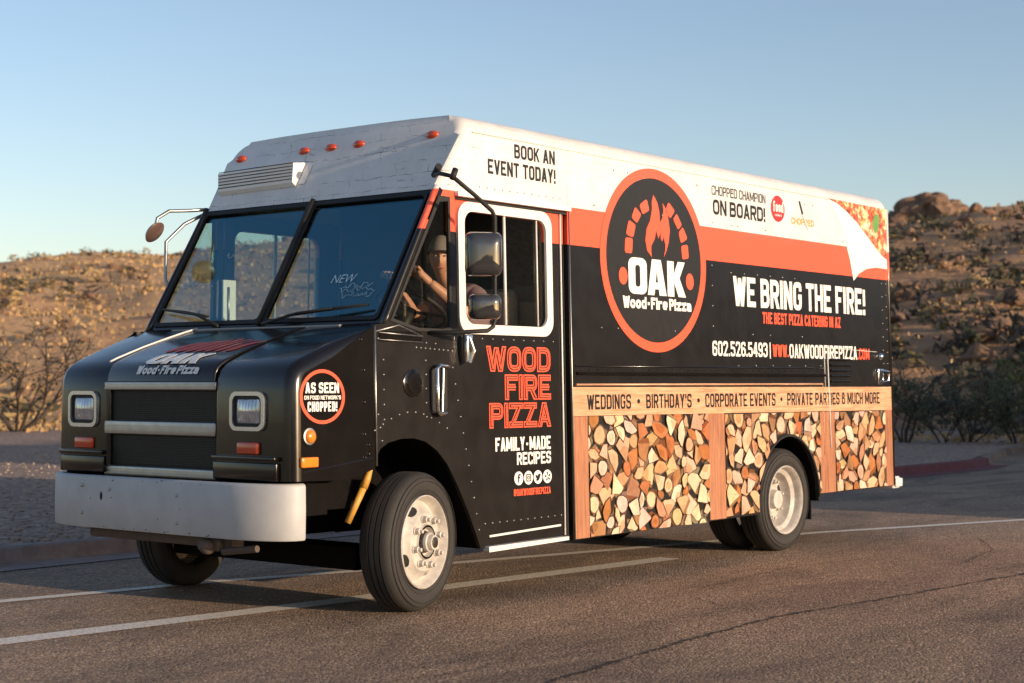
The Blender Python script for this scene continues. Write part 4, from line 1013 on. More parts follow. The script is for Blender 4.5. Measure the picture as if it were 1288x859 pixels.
def logs(x0, x1, z0, z1, seed, hole=None):
    rnd = random.Random(seed); sp = .124; seeds = []
    wt_ = []; nz = int((z1-z0)/sp*1.1)+2; nx = int((x1-x0)/sp)+2
    for j in range(-1, nz):
        for i in range(-1, nx):
            seeds.append((x0+(i+.5*(j % 2)+rnd.uniform(-.48, .48))*sp, z0+(j*.88+rnd.uniform(-.48, .48))*sp)); wt_.append(rnd.uniform(-1, 1)*.0022)
    bound = [(x0, z0), (x1, z0), (x1, z1), (x0, z1)]
    bg_loops = [bound]
    pts_bg = bound
    if hole:
        pts_bg = hole
    bgm = flat('firewood_print', [pts_bg], side, .001, .001, M['ink'], TR)
    bm = bmesh.new(); cl = bm.loops.layers.float_color.new('col')
    pal = [((.86, .60, .40), 8), ((.78, .49, .29), 7), ((.66, .36, .19), 5), ((.46, .21, .10), 3), ((.60, .21, .07), 3), ((.88, .70, .52), 5)]
    pal = [c_ for c_, n in pal for _ in range(n)]
    def put(poly, col, w0):
        for n_, d_ in (((1, 0), x1-.002), ((-1, 0), -x0-.002), ((0, 1), z1-.002), ((0, -1), -z0-.002)):
            poly = clip(poly, n_, d_)
            if len(poly) < 3: return
        if hole:
            if (sum(p[0] for p in poly)/len(poly)-4.44)**2/.47**2 + (sum(p[1] for p in poly)/len(poly)-.41)**2/.50**2 < 1: return
            pp = []
            for (qx, qz) in poly:
                d = math.sqrt((qx-4.44)**2/.487**2 + (qz-.41)**2/.517**2)
                if d < 1: qx, qz = 4.44+(qx-4.44)/d, .41+(qz-.41)/d
                pp.append((qx, qz))
            poly = pp
        poly = [(min(max(p[0], x0+.002), x1-.002), min(max(p[1], z0+.002 if not hole else max(z0, zb(p[0]))+.004), z1-.002)) for p in poly]
        q = []
        for p in poly:
            if not q or math.dist(p, q[-1]) > .0015: q.append(p)
        if len(q) > 2 and math.dist(q[0], q[-1]) < .0015: q.pop()
        if len(q) < 3: return
        f = bm.faces.new([bm.verts.new(side(p[0], p[1], w0)) for p in q])
        for lp in f.loops: lp[cl] = (*col, 1)
    def cclip(shape, cell):
        ar = sum(p[0]*q[1]-q[0]*p[1] for p, q in zip(cell, cell[1:]+cell[:1]))
        sg = 1 if ar > 0 else -1
        for p, q in zip(cell, cell[1:]+cell[:1]):
            n = ((q[1]-p[1])*sg, -(q[0]-p[0])*sg); shape = clip(shape, n, p[0]*n[0]+p[1]*n[1])
            if len(shape) < 3: return []
        return shape
    for i, s in enumerate(seeds):
        poly = [(x0-.1, z0-.1), (x1+.1, z0-.1), (x1+.1, z1+.1), (x0-.1, z1+.1)]
        for k, q in enumerate(seeds):
            if k == i or abs(q[0]-s[0]) > .4 or abs(q[1]-s[1]) > .4: continue
            n = (q[0]-s[0], q[1]-s[1]); d = (q[0]**2+q[1]**2-s[0]**2-s[1]**2)/2 + (wt_[i]-wt_[k])/2
            poly = clip(poly, n, d)
            if len(poly) < 3: break
        if len(poly) < 3: continue
        A = abs(sum(p[0]*q[1]-q[0]*p[1] for p, q in zip(poly, poly[1:]+poly[:1])))/2
        if A < .0012: continue
        cx = sum(p[0] for p in poly)/len(poly); cz = sum(p[1] for p in poly)/len(poly)
        if cx < x0-.03 or cx > x1+.03 or cz < z0-.03 or cz > z1+.03: continue
        col = rnd.choice(pal); col = tuple(min(1, c_*rnd.uniform(.88, 1.10)) for c_ in col)
        bark = rnd.choice(((.13, .065, .035), (.20, .10, .05), (.09, .05, .03), (.26, .15, .085), (.36, .17, .07)))
        scl = lambda k: soft([(cx+(p[0]-cx)*k, cz+(p[1]-cz)*k) for p in poly], .2)
        ty = rnd.random(); ha = rnd.uniform(.48, .85) if ty < .52 else (rnd.uniform(1.15, 1.5) if ty < .80 else math.pi)
        base = .003 + ((i*7) % 13)*.0011
        def piece(cx, cz, A, base, ha, dim):
            th = rnd.uniform(0, 6.28); ux, uz = math.cos(th), math.sin(th)
            Rr = math.sqrt(A/min(ha, math.pi)); off = 2*Rr*math.sin(ha)/(3*ha) if ha < 3 else 0
            ax, az = cx-ux*off, cz-uz*off; el = rnd.uniform(.72, 1.0); ph = rnd.uniform(0, 6)
            def shape(rr, inset, a0=1.0):
                bx, bz = ax+ux*inset, az+uz*inset; o_ = [] if ha > 3 else [(bx, bz)]
                N = 12 if ha < 3 else 20
                for q in range(N+(0 if ha > 3 else 1)):
                    f = -ha*a0 + 2*ha*a0*q/N; jit = 1+.05*math.sin(3*f+ph)+.03*math.sin(8*f+ph)
                    dx, dz = rr*jit*math.cos(f), rr*jit*math.sin(f)*(el if ha > 3 else 1)
                    o_.append((bx+dx*ux-dz*uz, bz+dx*uz+dz*ux))
                return o_
            c2 = tuple(c_*dim for c_ in col)
            put(shape(Rr, 0), tuple(c_*dim for c_ in bark), base)
            p2 = shape(Rr-.010, .007 if ha < 3 else 0, .96)
            put(p2, c2, base+.0003)
            if rnd.random() < .5: put(shape(Rr*rnd.uniform(.38, .66), .010 if ha < 3 else 0, .9), tuple(c_*m_ for c_, m_ in zip(c2, rnd.choice(((.86, .78, .70), (.80, .68, .55), (.92, .88, .85))))), base+.0005)
            for _ in range(rnd.choice((0, 1, 1, 2))):
                f = rnd.uniform(-1, 1)*min(ha, 3)*.8; L = Rr*rnd.uniform(.5, .85)
                dx, dz = math.cos(f)*ux-math.sin(f)*uz, math.cos(f)*uz+math.sin(f)*ux; w_ = rnd.uniform(.001, .0026)
                b0 = (ax+dx*Rr*.18, az+dz*Rr*.18); put([(b0[0]-dz*w_, b0[1]+dx*w_), (b0[0]+dz*w_, b0[1]-dx*w_), (ax+dx*L, az+dz*L)], tuple(c_*.4 for c_ in c2), base+.0007)
            if ha < 2 and rnd.random() < .40:      # the long split face seen beside the sawn end
                sg = rnd.choice((-1, 1)); f = sg*ha; dx, dz = math.cos(f)*ux-math.sin(f)*uz, math.cos(f)*uz+math.sin(f)*ux
                wd = rnd.uniform(.012, .035); px, pz = -dz*sg*wd, dx*sg*wd
                put([(ax, az), (ax+dx*Rr, az+dz*Rr), (ax+dx*Rr*.93+px, az+dz*Rr*.93+pz), (ax+dx*Rr*.1+px, az+dz*Rr*.1+pz)], tuple(c_*m_ for c_, m_ in zip(c2, rnd.choice(((.55, .40, .30), (.72, .50, .36), (.45, .30, .2))))), base+.0002)
        piece(cx+rnd.uniform(-.03, .03), cz+rnd.uniform(-.03, .03), A*.8, .0022, rnd.uniform(.5, 1.4), .30)
        piece(cx, cz, A*rnd.uniform(.68, .98), base, ha, rnd.uniform(.82, 1.0))
    o = obj('log_ends', bm, M['logs'], bgm, norm=False)
logs(1.75, 3.243, .314, 1.110, 21)
holep = [(3.472, .330), (3.955, .332)] + [(4.44-.475*math.cos(R(a)), .41+.505*math.sin(R(a))) for a in range(-4, 185, 6)] + [(4.916, .437), (4.953, .437), (4.953, 1.098), (3.472, 1.104)]
logs(3.472, 4.953, .330, 1.098, 33, holep)
logs(5.207, 6.138, .437, 1.092, 45)
flat('arch_lip', [[(4.44-.485*math.cos(R(a)), .41+.515*math.sin(R(a))) for a in range(0, 181, 6)] + [(4.44-.468*math.cos(R(a)), .41+.498*math.sin(R(a))) for a in range(180, -1, -6)]], side, -.02, .032, M['matt_black'], TR)
# hatch hinge, access door, louvres, latch
bm = bmesh.new(); box(bm, (1.64, -.012, 1.382), (5.06, .012, 1.402)); 
rivets(bm, side, line_pts((1.68, 1.415), (5.03, 1.43), 34), .001, .006, 1)
tube(bm, [side(1.63, 1.44, .002), side(5.06, 1.452, .002)], .006, 6, 0)
obj('hatch_hinge', bm, [M['black'], M['steel']], TR)
bm = bmesh.new(); tube(bm, [side(1.63, 1.318, .004), side(5.02, 1.322, .004)], .008, 6); tube(bm, [side(5.02, .74, .008), side(5.02, 1.322, .006)], .004, 6, 1); obj('hatch_trim', bm, [M['plank_h'], M['under']], TR)
bm = bmesh.new(); tube(bm, [side(5.13, .80, .010), side(5.115, 1.62, .004)], .006, 6); tube(bm, [side(5.115, 1.62, .002), side(6.02, 1.60, .002)], .003, 6, 1); tube(bm, [side(5.07, 1.30, .002), side(5.065, 1.62, .002)], .004, 6, 1); obj('access_door_edge', bm, [M['alu'], M['matt_black']], TR)
for k in range(5):
    bm = bmesh.new(); z = 1.335+k*.045; box(bm, (5.16, -.014, z), (5.50, .004, z+.018), 0, .005); obj('louvre', bm, M['black'], TR)
bm = bmesh.new(); box(bm, (6.02, -.012, 1.318), (6.12, .006, 1.455), 0, .008); ball(bm, side(6.09, 1.56, .0), .034, 10); tube(bm, [side(6.08, 1.34, .03), side(6.19, 1.35, .03), side(6.20, 1.43, .03), side(6.09, 1.44, .03)], .008, 6)
obj('access_latch', bm, M['chrome'], TR, 40)
bm = bmesh.new(); rnd = random.Random(8)
pts = line_pts((3.7, 1.46), (5.0, 1.47), 6) + line_pts((3.35, 1.75), (3.35, 2.2), 4) + line_pts((6.15, 1.5), (6.15, 2.2), 7) + line_pts((6.23, 1.4), (6.23, 2.2), 9) + line_pts((3.62, 2.16), (4.6, 2.165), 6)
pts += [(1.75+rnd.random()*4.2, rnd.choice((1.70, 2.52, 2.78))) for _ in range(26)]
rivets(bm, side, pts, .002, .007); rivets(bm, side, line_pts((.68, 2.53), (1.5, 2.53), 12) + line_pts((5.3, 1.06), (5.3, .5), 4), .001, .006)
me = SIDE.data; me2 = bpy.data.meshes.new('tmp'); bm.to_mesh(me2); bm.free()
for p in me2.polygons: p.material_index = 1
bm = bmesh.new(); bm.from_mesh(me); bm.from_mesh(me2); bm.to_mesh(me); bm.free(); bpy.data.meshes.remove(me2); me.materials.append(M['steel'])

# mirrors on the near side
bm = bmesh.new(); yo = -.25
tube(bm, [(.26, .03, 2.56), (.16, -.10, 2.55), (.10, yo, 2.515), (.30, yo, 2.425), (.46, yo, 2.345), (.487, yo, 2.31), (.487, yo, 1.70), (.47, yo, 1.66), (.42, yo, 1.635), (.30, -.12, 1.625), (.19, .0, 1.622)], .013, 8)
tube(bm, [(.26, .03, 2.56), (.20, -.06, 2.60)], .02, 8); tube(bm, [(.10, yo, 2.50), (.13, yo, 2.56)], .018, 8)
MA = obj('mirror_arm', bm, M['matt_black'], TR)
def mirror(x0, x1, z0, z1, par):
    rot = Matrix.Rotation(R(24), 3, 'Z'); c = Vector(((x0+x1)/2, yo-.0, (z0+z1)/2)); hw = (x1-x0)/2
    # the glass looks back along the truck, the shell towards the front
    mp = lambda u, v, w_: c + Matrix.Rotation(R(-38), 3, 'Z') @ Vector((u, -w_, v-c.z))
    bm = bmesh.new(); L = rrect(-hw, hw, z0, z1, .04); rows = []
    for k, (d, s_) in enumerate(((-.02, 1), (.0, 1.0), (.035, .92), (.055, .72), (.06, .4))):
        rows.append([bm.verts.new(mp(u*s_, c.z+(v-c.z)*s_, d)) for u, v in L])
    for r0, r1 in zip(rows, rows[1:]):
        for i in range(len(L)): bm.faces.new((r0[i], r0[(i+1) % len(L)], r1[(i+1) % len(L)], r1[i]))
    bm.faces.new(rows[-1])
    o = obj('mirror', bm, plain('mirror_shell', (.03, .03, .032), .08, .0, .1, 9, 1.0), TR, 60)
    flat('mirror_glass', [rrect(-hw+.006, hw-.006, z0+.006, z1-.006, .035)], mp, -.026, .006, M['mirror'], o)
mirror(.275, .495, 1.955, 2.215, MA); mirror(.30, .495, 1.70, 1.852, MA)
# far side mirrors
bm = bmesh.new()
tube(bm, [(.31, 2.12, 2.50), (.22, 2.19, 2.49), (.06, 2.21, 2.475), (-.03, 2.22, 2.42), (-.05, 2.22, 2.35)], .012, 8)
tube(bm, [(.33, 2.14, 2.48), (.20, 2.22, 2.40), (.06, 2.24, 2.27), (.055, 2.24, 2.02), (.05, 2.17, 1.93)], .012, 8)
obj('mirror_arm', bm, M['steel'], TR)
bm = bmesh.new(); qm = Vector((.20, -.72, -.55)).to_track_quat('Z', 'Y').to_matrix()
def cmf(a, b, cc): return Vector((-.05, 2.22, 2.325)) + qm @ Vector((a*1.0, b, cc))
lathe(bm, [(.0005, -.034), (.04, -.030), (.068, -.016), (.08, 0), (.076, .004), (.04, .012), (.0005, .015)], cmf, 28); obj('hood_mirror', bm, [plain('brown_mirror_shell', (.16, .10, .08), .35, .3), M['mirror']], TR, 60)

# cab interior
bm = bmesh.new()
box(bm, (.68, .05, .74), (1.6, 2.12, .80)); box(bm, (-.22, .56, .74), (.68, 1.61, .80)); box(bm, (-.22, .05, 1.02), (.68, .56, 1.06)); box(bm, (-.22, 1.61, 1.02), (.68, 2.12, 1.06)); box(bm, (1.60, .04, .70), (1.64, 2.13, 2.82)); box(bm, (-.20, .06, 1.07), (.02, 2.11, 1.62), 0, .03); box(bm, (.0, .06, 1.28), (.22, 1.95, 1.60), 0, .04); box(bm, (.0, .85, .8), (.75, 1.40, 1.30), 0, .05)
box(bm, (.45, .06, 2.60), (1.6, 2.11, 2.63))
obj('cab_interior', bm, M['interior'], TR)
bm = bmesh.new(); box(bm, (.415, 2.07, .8), (.53, 2.09, 2.03), 0, .006); obj('inner_panel', bm, M['cream'], TR); bm = bmesh.new(); tube(bm, [(.455, 2.062, 1.72), (.455, 2.062, 1.98)], .008, 6); obj('door_pull', bm, M['steel'], TR)
bm = bmesh.new(); sw = Vector((.60, .52, 1.80)); q = Vector((.50, 0, .86)).to_track_quat('Z', 'Y').to_matrix()
tube(bm, [sw + q @ Vector((.225*math.cos(a), .225*math.sin(a), 0)) for a in np.linspace(0, 2*math.pi, 33)], .016, 8)
for a in (0, 120, 240): tube(bm, [sw + q @ Vector((.22*math.cos(R(a+90)), .22*math.sin(R(a+90)), 0)), sw + q @ Vector((0, 0, -.03))], .012, 6)
tube(bm, [sw + q @ Vector((0, 0, -.02)), sw + q @ Vector((0, 0, -.12)), (.15, .52, 1.30)], [.05, .03, .03], 10); obj('steering_wheel', bm, M['matt_black'], TR)
def seat(x, y):
    bm = bmesh.new(); box(bm, (x-.25, y-.24, 1.10), (x+.25, y+.24, 1.24), 0, .05); box(bm, (x-.18, y-.18, .8), (x+.18, y+.18, 1.11)); o = obj('seat', bm, M['seat'], TR, 50)
    bm = bmesh.new(); box(bm, (x+.20, y-.23, 1.22), (x+.33, y+.23, 1.95), 0, .06); obj('backrest', bm, M['seat'], o, 50)
seat(1.10, .52)
bm = bmesh.new(); box(bm, (1.50, .10, 1.30), (1.58, .50, 1.98), 0, .07); box(bm, (1.40, .12, 1.68), (1.49, .30, 1.86), 1, .01); obj('jump_seat', bm, [M['seat'], M['paper']], TR, 50)

# ------------------------------------------------------------------ the driver
def skin_mesh(verts, edges, rad, root=0, sub=2):
    me = bpy.data.meshes.new('sk'); me.from_pydata(verts, edges, [])
    o = bpy.data.objects.new('sk', me); COL.objects.link(o)
    o.modifiers.new('s', 'SKIN'); o.modifiers['s'].use_smooth_shade = True
    for i, r in enumerate(rad):
        d = me.skin_vertices[0].data[i]; d.radius = (r, r) if not isinstance(r, tuple) else r; d.use_root = (i == root)
    m = o.modifiers.new('d', 'SUBSURF'); m.levels = sub; m.render_levels = sub
    bpy.context.view_layer.update()
    res = bpy.data.meshes.new_from_object(o.evaluated_get(DG())); bpy.data.objects.remove(o)
    return res
def driver():
    hip = Vector((1.12, .50, 1.32)); Y = .50
    V = [hip, (1.13, Y, 1.48), (1.10, Y, 1.66), (1.03, Y, 1.83), (.97, Y, 1.92), (.90, Y-.005, 1.985), (.855, Y-.01, 2.03), (.845, Y-.012, 2.09), (.85, Y-.012, 2.16)]
    Rr = [.15, .145, .15, .155, .085, .050, .050, .062, .070]
    E = [(i, i+1) for i in range(8)]
    def add(chain, rads, root):
        p = root
        for c_, r in zip(chain, rads): V.append(c_); Rr.append(r); E.append((p, len(V)-1)); p = len(V)-1
        return p
    hands = []
    for s_ in (-1, 1):
        shy = Y+s_*.19
        hx = sw + q @ Vector((-.09 if s_ < 0 else -.09, 0, 0))
        hand = sw + q @ Vector((-.12, s_*.19, .03)) if False else Vector((.572, Y+s_*.13 + .02, 1.985 if s_ < 0 else 1.965))
        elb = Vector((.86, Y+s_*.22, 1.755))
        p = add([(1.02, shy-.03*s_, 1.87), (1.00, shy+.015*s_, 1.845), ((1.0+elb.x)/2, (shy+elb.y)/2+.01*s_, (1.845+elb.z)/2), elb, elb.lerp(hand, .45), elb.lerp(hand, .88)], [.075, .066, .055, .046, .043, .030], 3)
        hands.append((elb, hand, s_))
        add([(1.0, Y+s_*.10, 1.29), (.75, Y+s_*.14, 1.30), (.62, Y+s_*.14, 1.29), (.55, Y+s_*.14, 1.05), (.50, Y+s_*.14, .88), (.40, Y+s_*.15, .85)], [.10, .088, .07, .062, .05, .042], 0)
    body = mesh_ob('body', skin_mesh(V, E, Rr), M['skin'])
    root = empty('person', (1.1, .5, .8))
    tag(root, 'driver in a grey cap and mauve shirt with hands on the steering wheel', 'person')
    adopt(body, root)
    # hands: palm, four curled fingers and a thumb, one skin per hand
    for elb, hand, s_ in hands:
        d = (hand-elb).normalized(); lat = Vector((0, 1, 0)) - d*d.y; lat.normalize(); up = lat.cross(d) if lat.cross(d).z > 0 else d.cross(lat)
        base = elb.lerp(hand, .84)
        V2 = [base, hand, hand + d*.045]; R2 = [.027, .03, .026]; E2 = [(0, 1), (1, 2)]
        for k, (o_, L) in enumerate(((-.030, .85), (-.010, 1.0), (.010, .97), (.030, .78))):
            r0 = len(V2); V2 += [hand + d*.065 + lat*o_ + up*.012, hand + d*(.065+.032*L) + lat*o_*1.08 + up*.004, hand + d*(.065+.036*L) + lat*o_*1.08 - up*.026*L, hand + d*(.06+.018*L) + lat*o_*1.05 - up*.040*L]
            R2 += [.0105, .0098, .009, .0078]; E2 += [(2, r0), (r0, r0+1), (r0+1, r0+2), (r0+2, r0+3)]
        r0 = len(V2); V2 += [hand - lat*s_*.035 + d*.02, hand - lat*s_*.05 + d*.05 - up*.012, hand - lat*s_*.042 + d*.075 - up*.026]; R2 += [.014, .0115, .009]; E2 += [(1, r0), (r0, r0+1), (r0+1, r0+2)]
        me = skin_mesh(V2, E2, R2, 1, 2)
        bm = bmesh.new(); bm.from_mesh(body.data); bm.from_mesh(me); bm.to_mesh(body.data); bm.free(); body.data.shade_smooth()
    # shirt over torso and upper arms
    Vs = V[0:5]; Rs = [.165, .162, .168, .172, .105]; Es = [(0, 1), (1, 2), (2, 3), (3, 4)]
    for s_ in (-1, 1):
        shy = Y+s_*.19; elb = Vector((.86, Y+s_*.22, 1.755)); n = len(Vs)
        Vs = Vs + [(1.02, shy-.03*s_, 1.87), (1.0, shy+.015*s_, 1.845), ((1.0*.45+elb.x*.55), (shy+elb.y)/2+.01*s_, (1.845*.45+elb.z*.55))]; Rs += [.088, .08, .070]; Es += [(3, n), (n, n+1), (n+1, n+2)]
    adopt(mesh_ob('shirt', skin_mesh(Vs, Es, Rs), M['shirt']), root)
    Vj = [hip+Vector((0, 0, .0))]; Rj = [.165]; Ej = []
    for s_ in (-1, 1):
        n = len(Vj); Vj += [(1.0, Y+s_*.10, 1.29), (.75, Y+s_*.14, 1.30), (.62, Y+s_*.14, 1.29), (.55, Y+s_*.14, 1.05), (.50, Y+s_*.14, .92)]; Rj += [.115, .10, .083, .075, .066]; Ej += [(0, n)] + [(n+i, n+i+1) for i in range(4)]
    adopt(mesh_ob('trousers', skin_mesh(Vj, Ej, Rj), M['jeans']), root)
    # head: face looks forward and a little to the camera
    hc = Vector((.845, Y-.012, 2.125)); rot = Matrix.Rotation(R(38), 3, 'Z')        # local -x is the gaze
    bm = bmesh.new(); bmesh.ops.create_uvsphere(bm, u_segments=24, v_segments=18, radius=1)
    for v in bm.verts:
        x, y, z = v.co
        taper = 1-.30*max(0, -z)**1.2
        px, py, pz = x*.098, y*.076*taper, z*.122
        if x < 0 and z < 0: px *= 1-.10*(-z)
        if x < -.6:
            if abs(y) < .2 and -.42 < z < .12: px -= .022*(1-abs(y)/.2)*(1-abs(z+.2)/.36 if abs(z+.2) < .36 else 0)
            if .18 < abs(y) < .55 and -.02 < z < .22: px += .010
            if abs(y) < .3 and -.62 < z < -.46: px -= .006
        v.co = hc + rot @ Vector((px, py, pz))
    hd = obj('head', bm, M['skin'], root, 80)
    bm = bmesh.new()
    for s_ in (-1, 1):
        ball(bm, hc + rot @ Vector((-.083, s_*.031, .008)), 1, 10, 0, (.009, .010, .0055)); ball(bm, hc + rot @ Vector((-.0895, s_*.031, .008)), .0045, 8, 1)
        tube(bm, [hc + rot @ Vector((-.092, s_*.016, .026)), hc + rot @ Vector((-.094, s_*.034, .031)), hc + rot @ Vector((-.084, s_*.050, .024))], .004, 6, 2)
    obj('eyes', bm, [plain('eye_white', (.30, .26, .23), .4), M['ink'], M['hair']], hd)
    bm = bmesh.new(); tube(bm, [hc + rot @ Vector((-.083, y, -.066-.004*abs(y)/.02)) for y in np.linspace(-.024, .024, 7)], [.002, .004, .005, .005, .005, .004, .002], 6); obj('mouth', bm, plain('lips', (.38, .14, .11), .5), hd)
    bm = bmesh.new()
    for s_ in (-1, 1): ball(bm, hc + rot @ Vector((.005, s_*.078, -.005)), 1, 8, 0, (.018, .009, .030))
    obj('ears', bm, M['skin'], hd)
    bm = bmesh.new(); bmesh.ops.create_uvsphere(bm, u_segments=20, v_segments=14, radius=1)
    bmesh.ops.delete(bm, geom=[v for v in bm.verts if v.co.z < -.45 or (v.co.x < -.1 and v.co.z < .3)], context='VERTS')
    for v in bm.verts: v.co = hc + rot @ Vector((v.co.x*.104+.004, v.co.y*.083, v.co.z*.120+.006))
    obj('hair', bm, M['hair'], root, 80)
    bm = bmesh.new(); bmesh.ops.create_uvsphere(bm, u_segments=24, v_segments=14, radius=1)
    bmesh.ops.delete(bm, geom=[v for v in bm.verts if v.co.z < .22], context='VERTS')
    for v in bm.verts: v.co = hc + rot @ Vector((v.co.x*.110, v.co.y*.089, v.co.z*.136+.012))
    n = 12; r0 = [bm.verts.new(hc + rot @ Vector((-.108*math.cos(R(-62+124*k/n)), .088*math.sin(R(-62+124*k/n)), .044))) for k in range(n+1)]
    r1 = [bm.verts.new(hc + rot @ Vector((-.108*math.cos(R(-62+124*k/n))-.075*math.cos(R(-75+150*k/n)), .088*math.sin(R(-62+124*k/n)), .030))) for k in range(n+1)]
    for k in range(n): bm.faces.new((r0[k], r1[k], r1[k+1], r0[k+1]))
    bmesh.ops.solidify(bm, geom=bm.faces[:], thickness=.004)
    obj('cap', bm, M['cap'], root, 60)
driver()

# ------------------------------------------------------------------ vegetation and rocks
def leafmat(name, a, b):
    t = NT(name); f = t.noise(t.coord(), 2.5, 4, .7)
    oi = t.n('ShaderNodeAttribute', attribute_name='col')
    return t.set(Base_Color=t.mix(1, t.mix(f, a, b), oi.outputs['Color'], 'MULTIPLY'), Roughness=.8)
M['leaf'] = leafmat('desert_leaf', (.045, .05, .022, 1), (.085, .085, .040, 1))
M['scrub'] = leafmat('dry_scrub', (.8, .8, .8, 1), (1, 1, 1, 1))
M['bark'] = plain('dark_bark', (.05, .036, .027), .9, 0, .35, 20, 0, .4)
def leaves(vs, fs, cs, c, rad, n, size, col, rnd, flat_=.7):
    for _ in range(n):
        while True:
            p = Vector((rnd.uniform(-1, 1), rnd.uniform(-1, 1), rnd.uniform(-1, 1)))
            if p.length < 1: break
        p = Vector((p.x*rad, p.y*rad, p.z*rad*flat_)) + c
        a = Vector((rnd.gauss(0, 1), rnd.gauss(0, 1), rnd.gauss(0, 1))).normalized(); b = a.orthogonal().normalized()
        s = size*rnd.uniform(.5, 1.4); i = len(vs)
        vs += [p-a*s, p+b*s*.45, p+a*s, p-b*s*.45]; fs.append((i, i+1, i+2, i+3)); g = rnd.uniform(.75, 1.25); cs.append((col[0]*g, col[1]*g, col[2]*g, 1))
def quads(name, vs, fs, cs, mat, parent=None):
    me = bpy.data.meshes.new(name); me.from_pydata([tuple(v) for v in vs], [], fs)
    ca = me.color_attributes.new('col', 'FLOAT_COLOR', 'CORNER')
    ca.data.foreach_set('color', [x for c_ in cs for _ in range(4) for x in c_])
    return mesh_ob(name, me, mat, parent)
def shrub(name, label, cat, x, y, h, spread, nleaf, seed, bare=0., group=None, tint=(1, 1, 1), lsize=.06, z=None):
    rnd = random.Random(seed); z = float(terrain([(x, y)])[0]) if z is None else z
    z = max(z, .12)
    root = empty(name, (x, y, z)); tag(root, label, cat, group)
    bm = bmesh.new(); tips = []
    def branch(p, d, L, r, lvl):
        pts = [p]; rs = [r]; q = p.copy(); dd = d.copy()
        for k in range(4):
            dd = (dd + Vector((rnd.gauss(0, .22), rnd.gauss(0, .22), rnd.gauss(.03, .14)))).normalized(); q = q + dd*L/4; pts.append(q); rs.append(max(r*(1-.2*(k+1)), r*.2))
            if lvl > 0 and k >= 1:
                for _ in range(rnd.choice((1, 2))):
                    nd = (dd + Vector((rnd.gauss(0, .75), rnd.gauss(0, .75), rnd.gauss(.1, .5)))).normalized(); branch(q, nd, L*rnd.uniform(.45, .75), max(r*.5, .006), lvl-1)
            if lvl <= 1 and k >= 1: tips.append(q.copy())
        tube(bm, pts, rs, 5, 0, False)
    for k in range(rnd.choice((4, 5, 6))):
        a = 2*math.pi*k/5+rnd.uniform(-.4, .4)
        branch(Vector((x+.08*math.cos(a), y+.08*math.sin(a), z-.05)), Vector((math.cos(a)*spread, math.sin(a)*spread, 1)).normalized(), h*rnd.uniform(.45, .72), .035*h/2.2, 2)
    obj('branches', bm, M['bark'], root)
    vs, fs, cs = [], [], []
    for _ in range(nleaf):
        tpt = rnd.choice(tips); leaves(vs, fs, cs, tpt, .12+.05*h, 5, lsize, tint, rnd)
    if vs: quads('foliage', vs, fs, cs, M['leaf'], root)
G = 'shrubs along the far edge of the lot'
shrub('mesquite_shrub', 'thin open shrub with dark upright stems close behind the truck tail', 'shrub', 24.2, 8.3, 1.75, .45, 45, 101, group=G)
shrub('mesquite_shrub', 'bare branched shrub second from the truck tail at the foot of the hill', 'shrub', 24.6, 7.6, 1.2, .7, 45, 102, group=G)
shrub('mesquite_shrub', 'low forked shrub in the middle of the roadside row on the right', 'shrub', 25.2, 7.35, 1.35, .6, 70, 103, group=G)
shrub('mesquite_shrub', 'dense dark green rounded shrub beside the lot near the right edge', 'shrub', 25.0, 6.25, 1.45, .8, 190, 104, group=G, tint=(1.1, 1.0, .75))
shrub('mesquite_shrub', 'big dark bushy shrub cut by the right edge of the picture', 'shrub', 24.6, 5.35, 1.5, .85, 220, 105, group=G, tint=(1.0, .95, .7))
shrub('mesquite_shrub', 'yellow green leafy shrub rising behind the dark shrubs on the right', 'shrub', 30.5, 7.6, 1.7, .7, 260, 106, group=G, tint=(1.9, 1.75, .8), lsize=.08)
shrub('mesquite_shrub', 'olive shrub standing behind the wood print tail of the truck', 'shrub', 29.5, 11.2, 1.4, .7, 160, 107, group=G, tint=(1.5, 1.4, .9), lsize=.08)
shrub('creosote_bush', 'leggy bare bush with wiry dark branches at the left edge of the photo', 'bush', 17.2, 29.0, 3.1, .8, 130, 120, tint=(.42, .34, .24), lsize=.06)
shrub('creosote_bush', 'low tangled dark bush lying in front of the golden grass at far left', 'bush', 16.2, 31.0, 1.5, .9, 150, 121, tint=(.45, .37, .26), lsize=.06)

# scrub and dry grass of the slopes: ground cover nobody could count
def scrub():
    rnd = random.Random(77); P = []
    while len(P) < 2400:
        r = 38*math.exp(rnd.random()*math.log(190/38)); a = R(rnd.uniform(12, 66)); x = -7+r*math.cos(a); y = -6.3+r*math.sin(a)
        s = (x-25.5)*.945+(y-8)*.326
        if s < 3: continue
        dn = noise.fractal(Vector((x*.06, y*.06, 1.7)), .8, 2, 3)
        if rnd.random() > (.12 if y > x*.8 else .62)+dn*1.1: continue
        P.append((x, y))
    Z = terrain(P)
    pal = [(.055, .05, .022), (.075, .062, .028), (.045, .036, .022), (.16, .125, .045), (.30, .20, .085), (.38, .26, .11), (.09, .055, .035)]
    vs, fs, cs = [], [], []
    for (x, y), z in zip(P, Z):
        north = min(1, max(0, (y-x+30)/90))
        wts = (3-1.6*north, 3-1.6*north, 3-1.6*north, 2, 2+3*north, 1+4*north, 2)
        col = rnd.choices(pal, wts)[0]; big = rnd.random()**2
        rad = (.25+.6*big)*(1 if col[0] < .14 else .7)
        leaves(vs, fs, cs, Vector((x, y, z+rad*.55)), rad, 16 + int(16*big), .13+.10*big, col, rnd, .75)
    tag(quads('hillside_scrub', vs, fs, cs, M['scrub']), kind='stuff')
scrub()
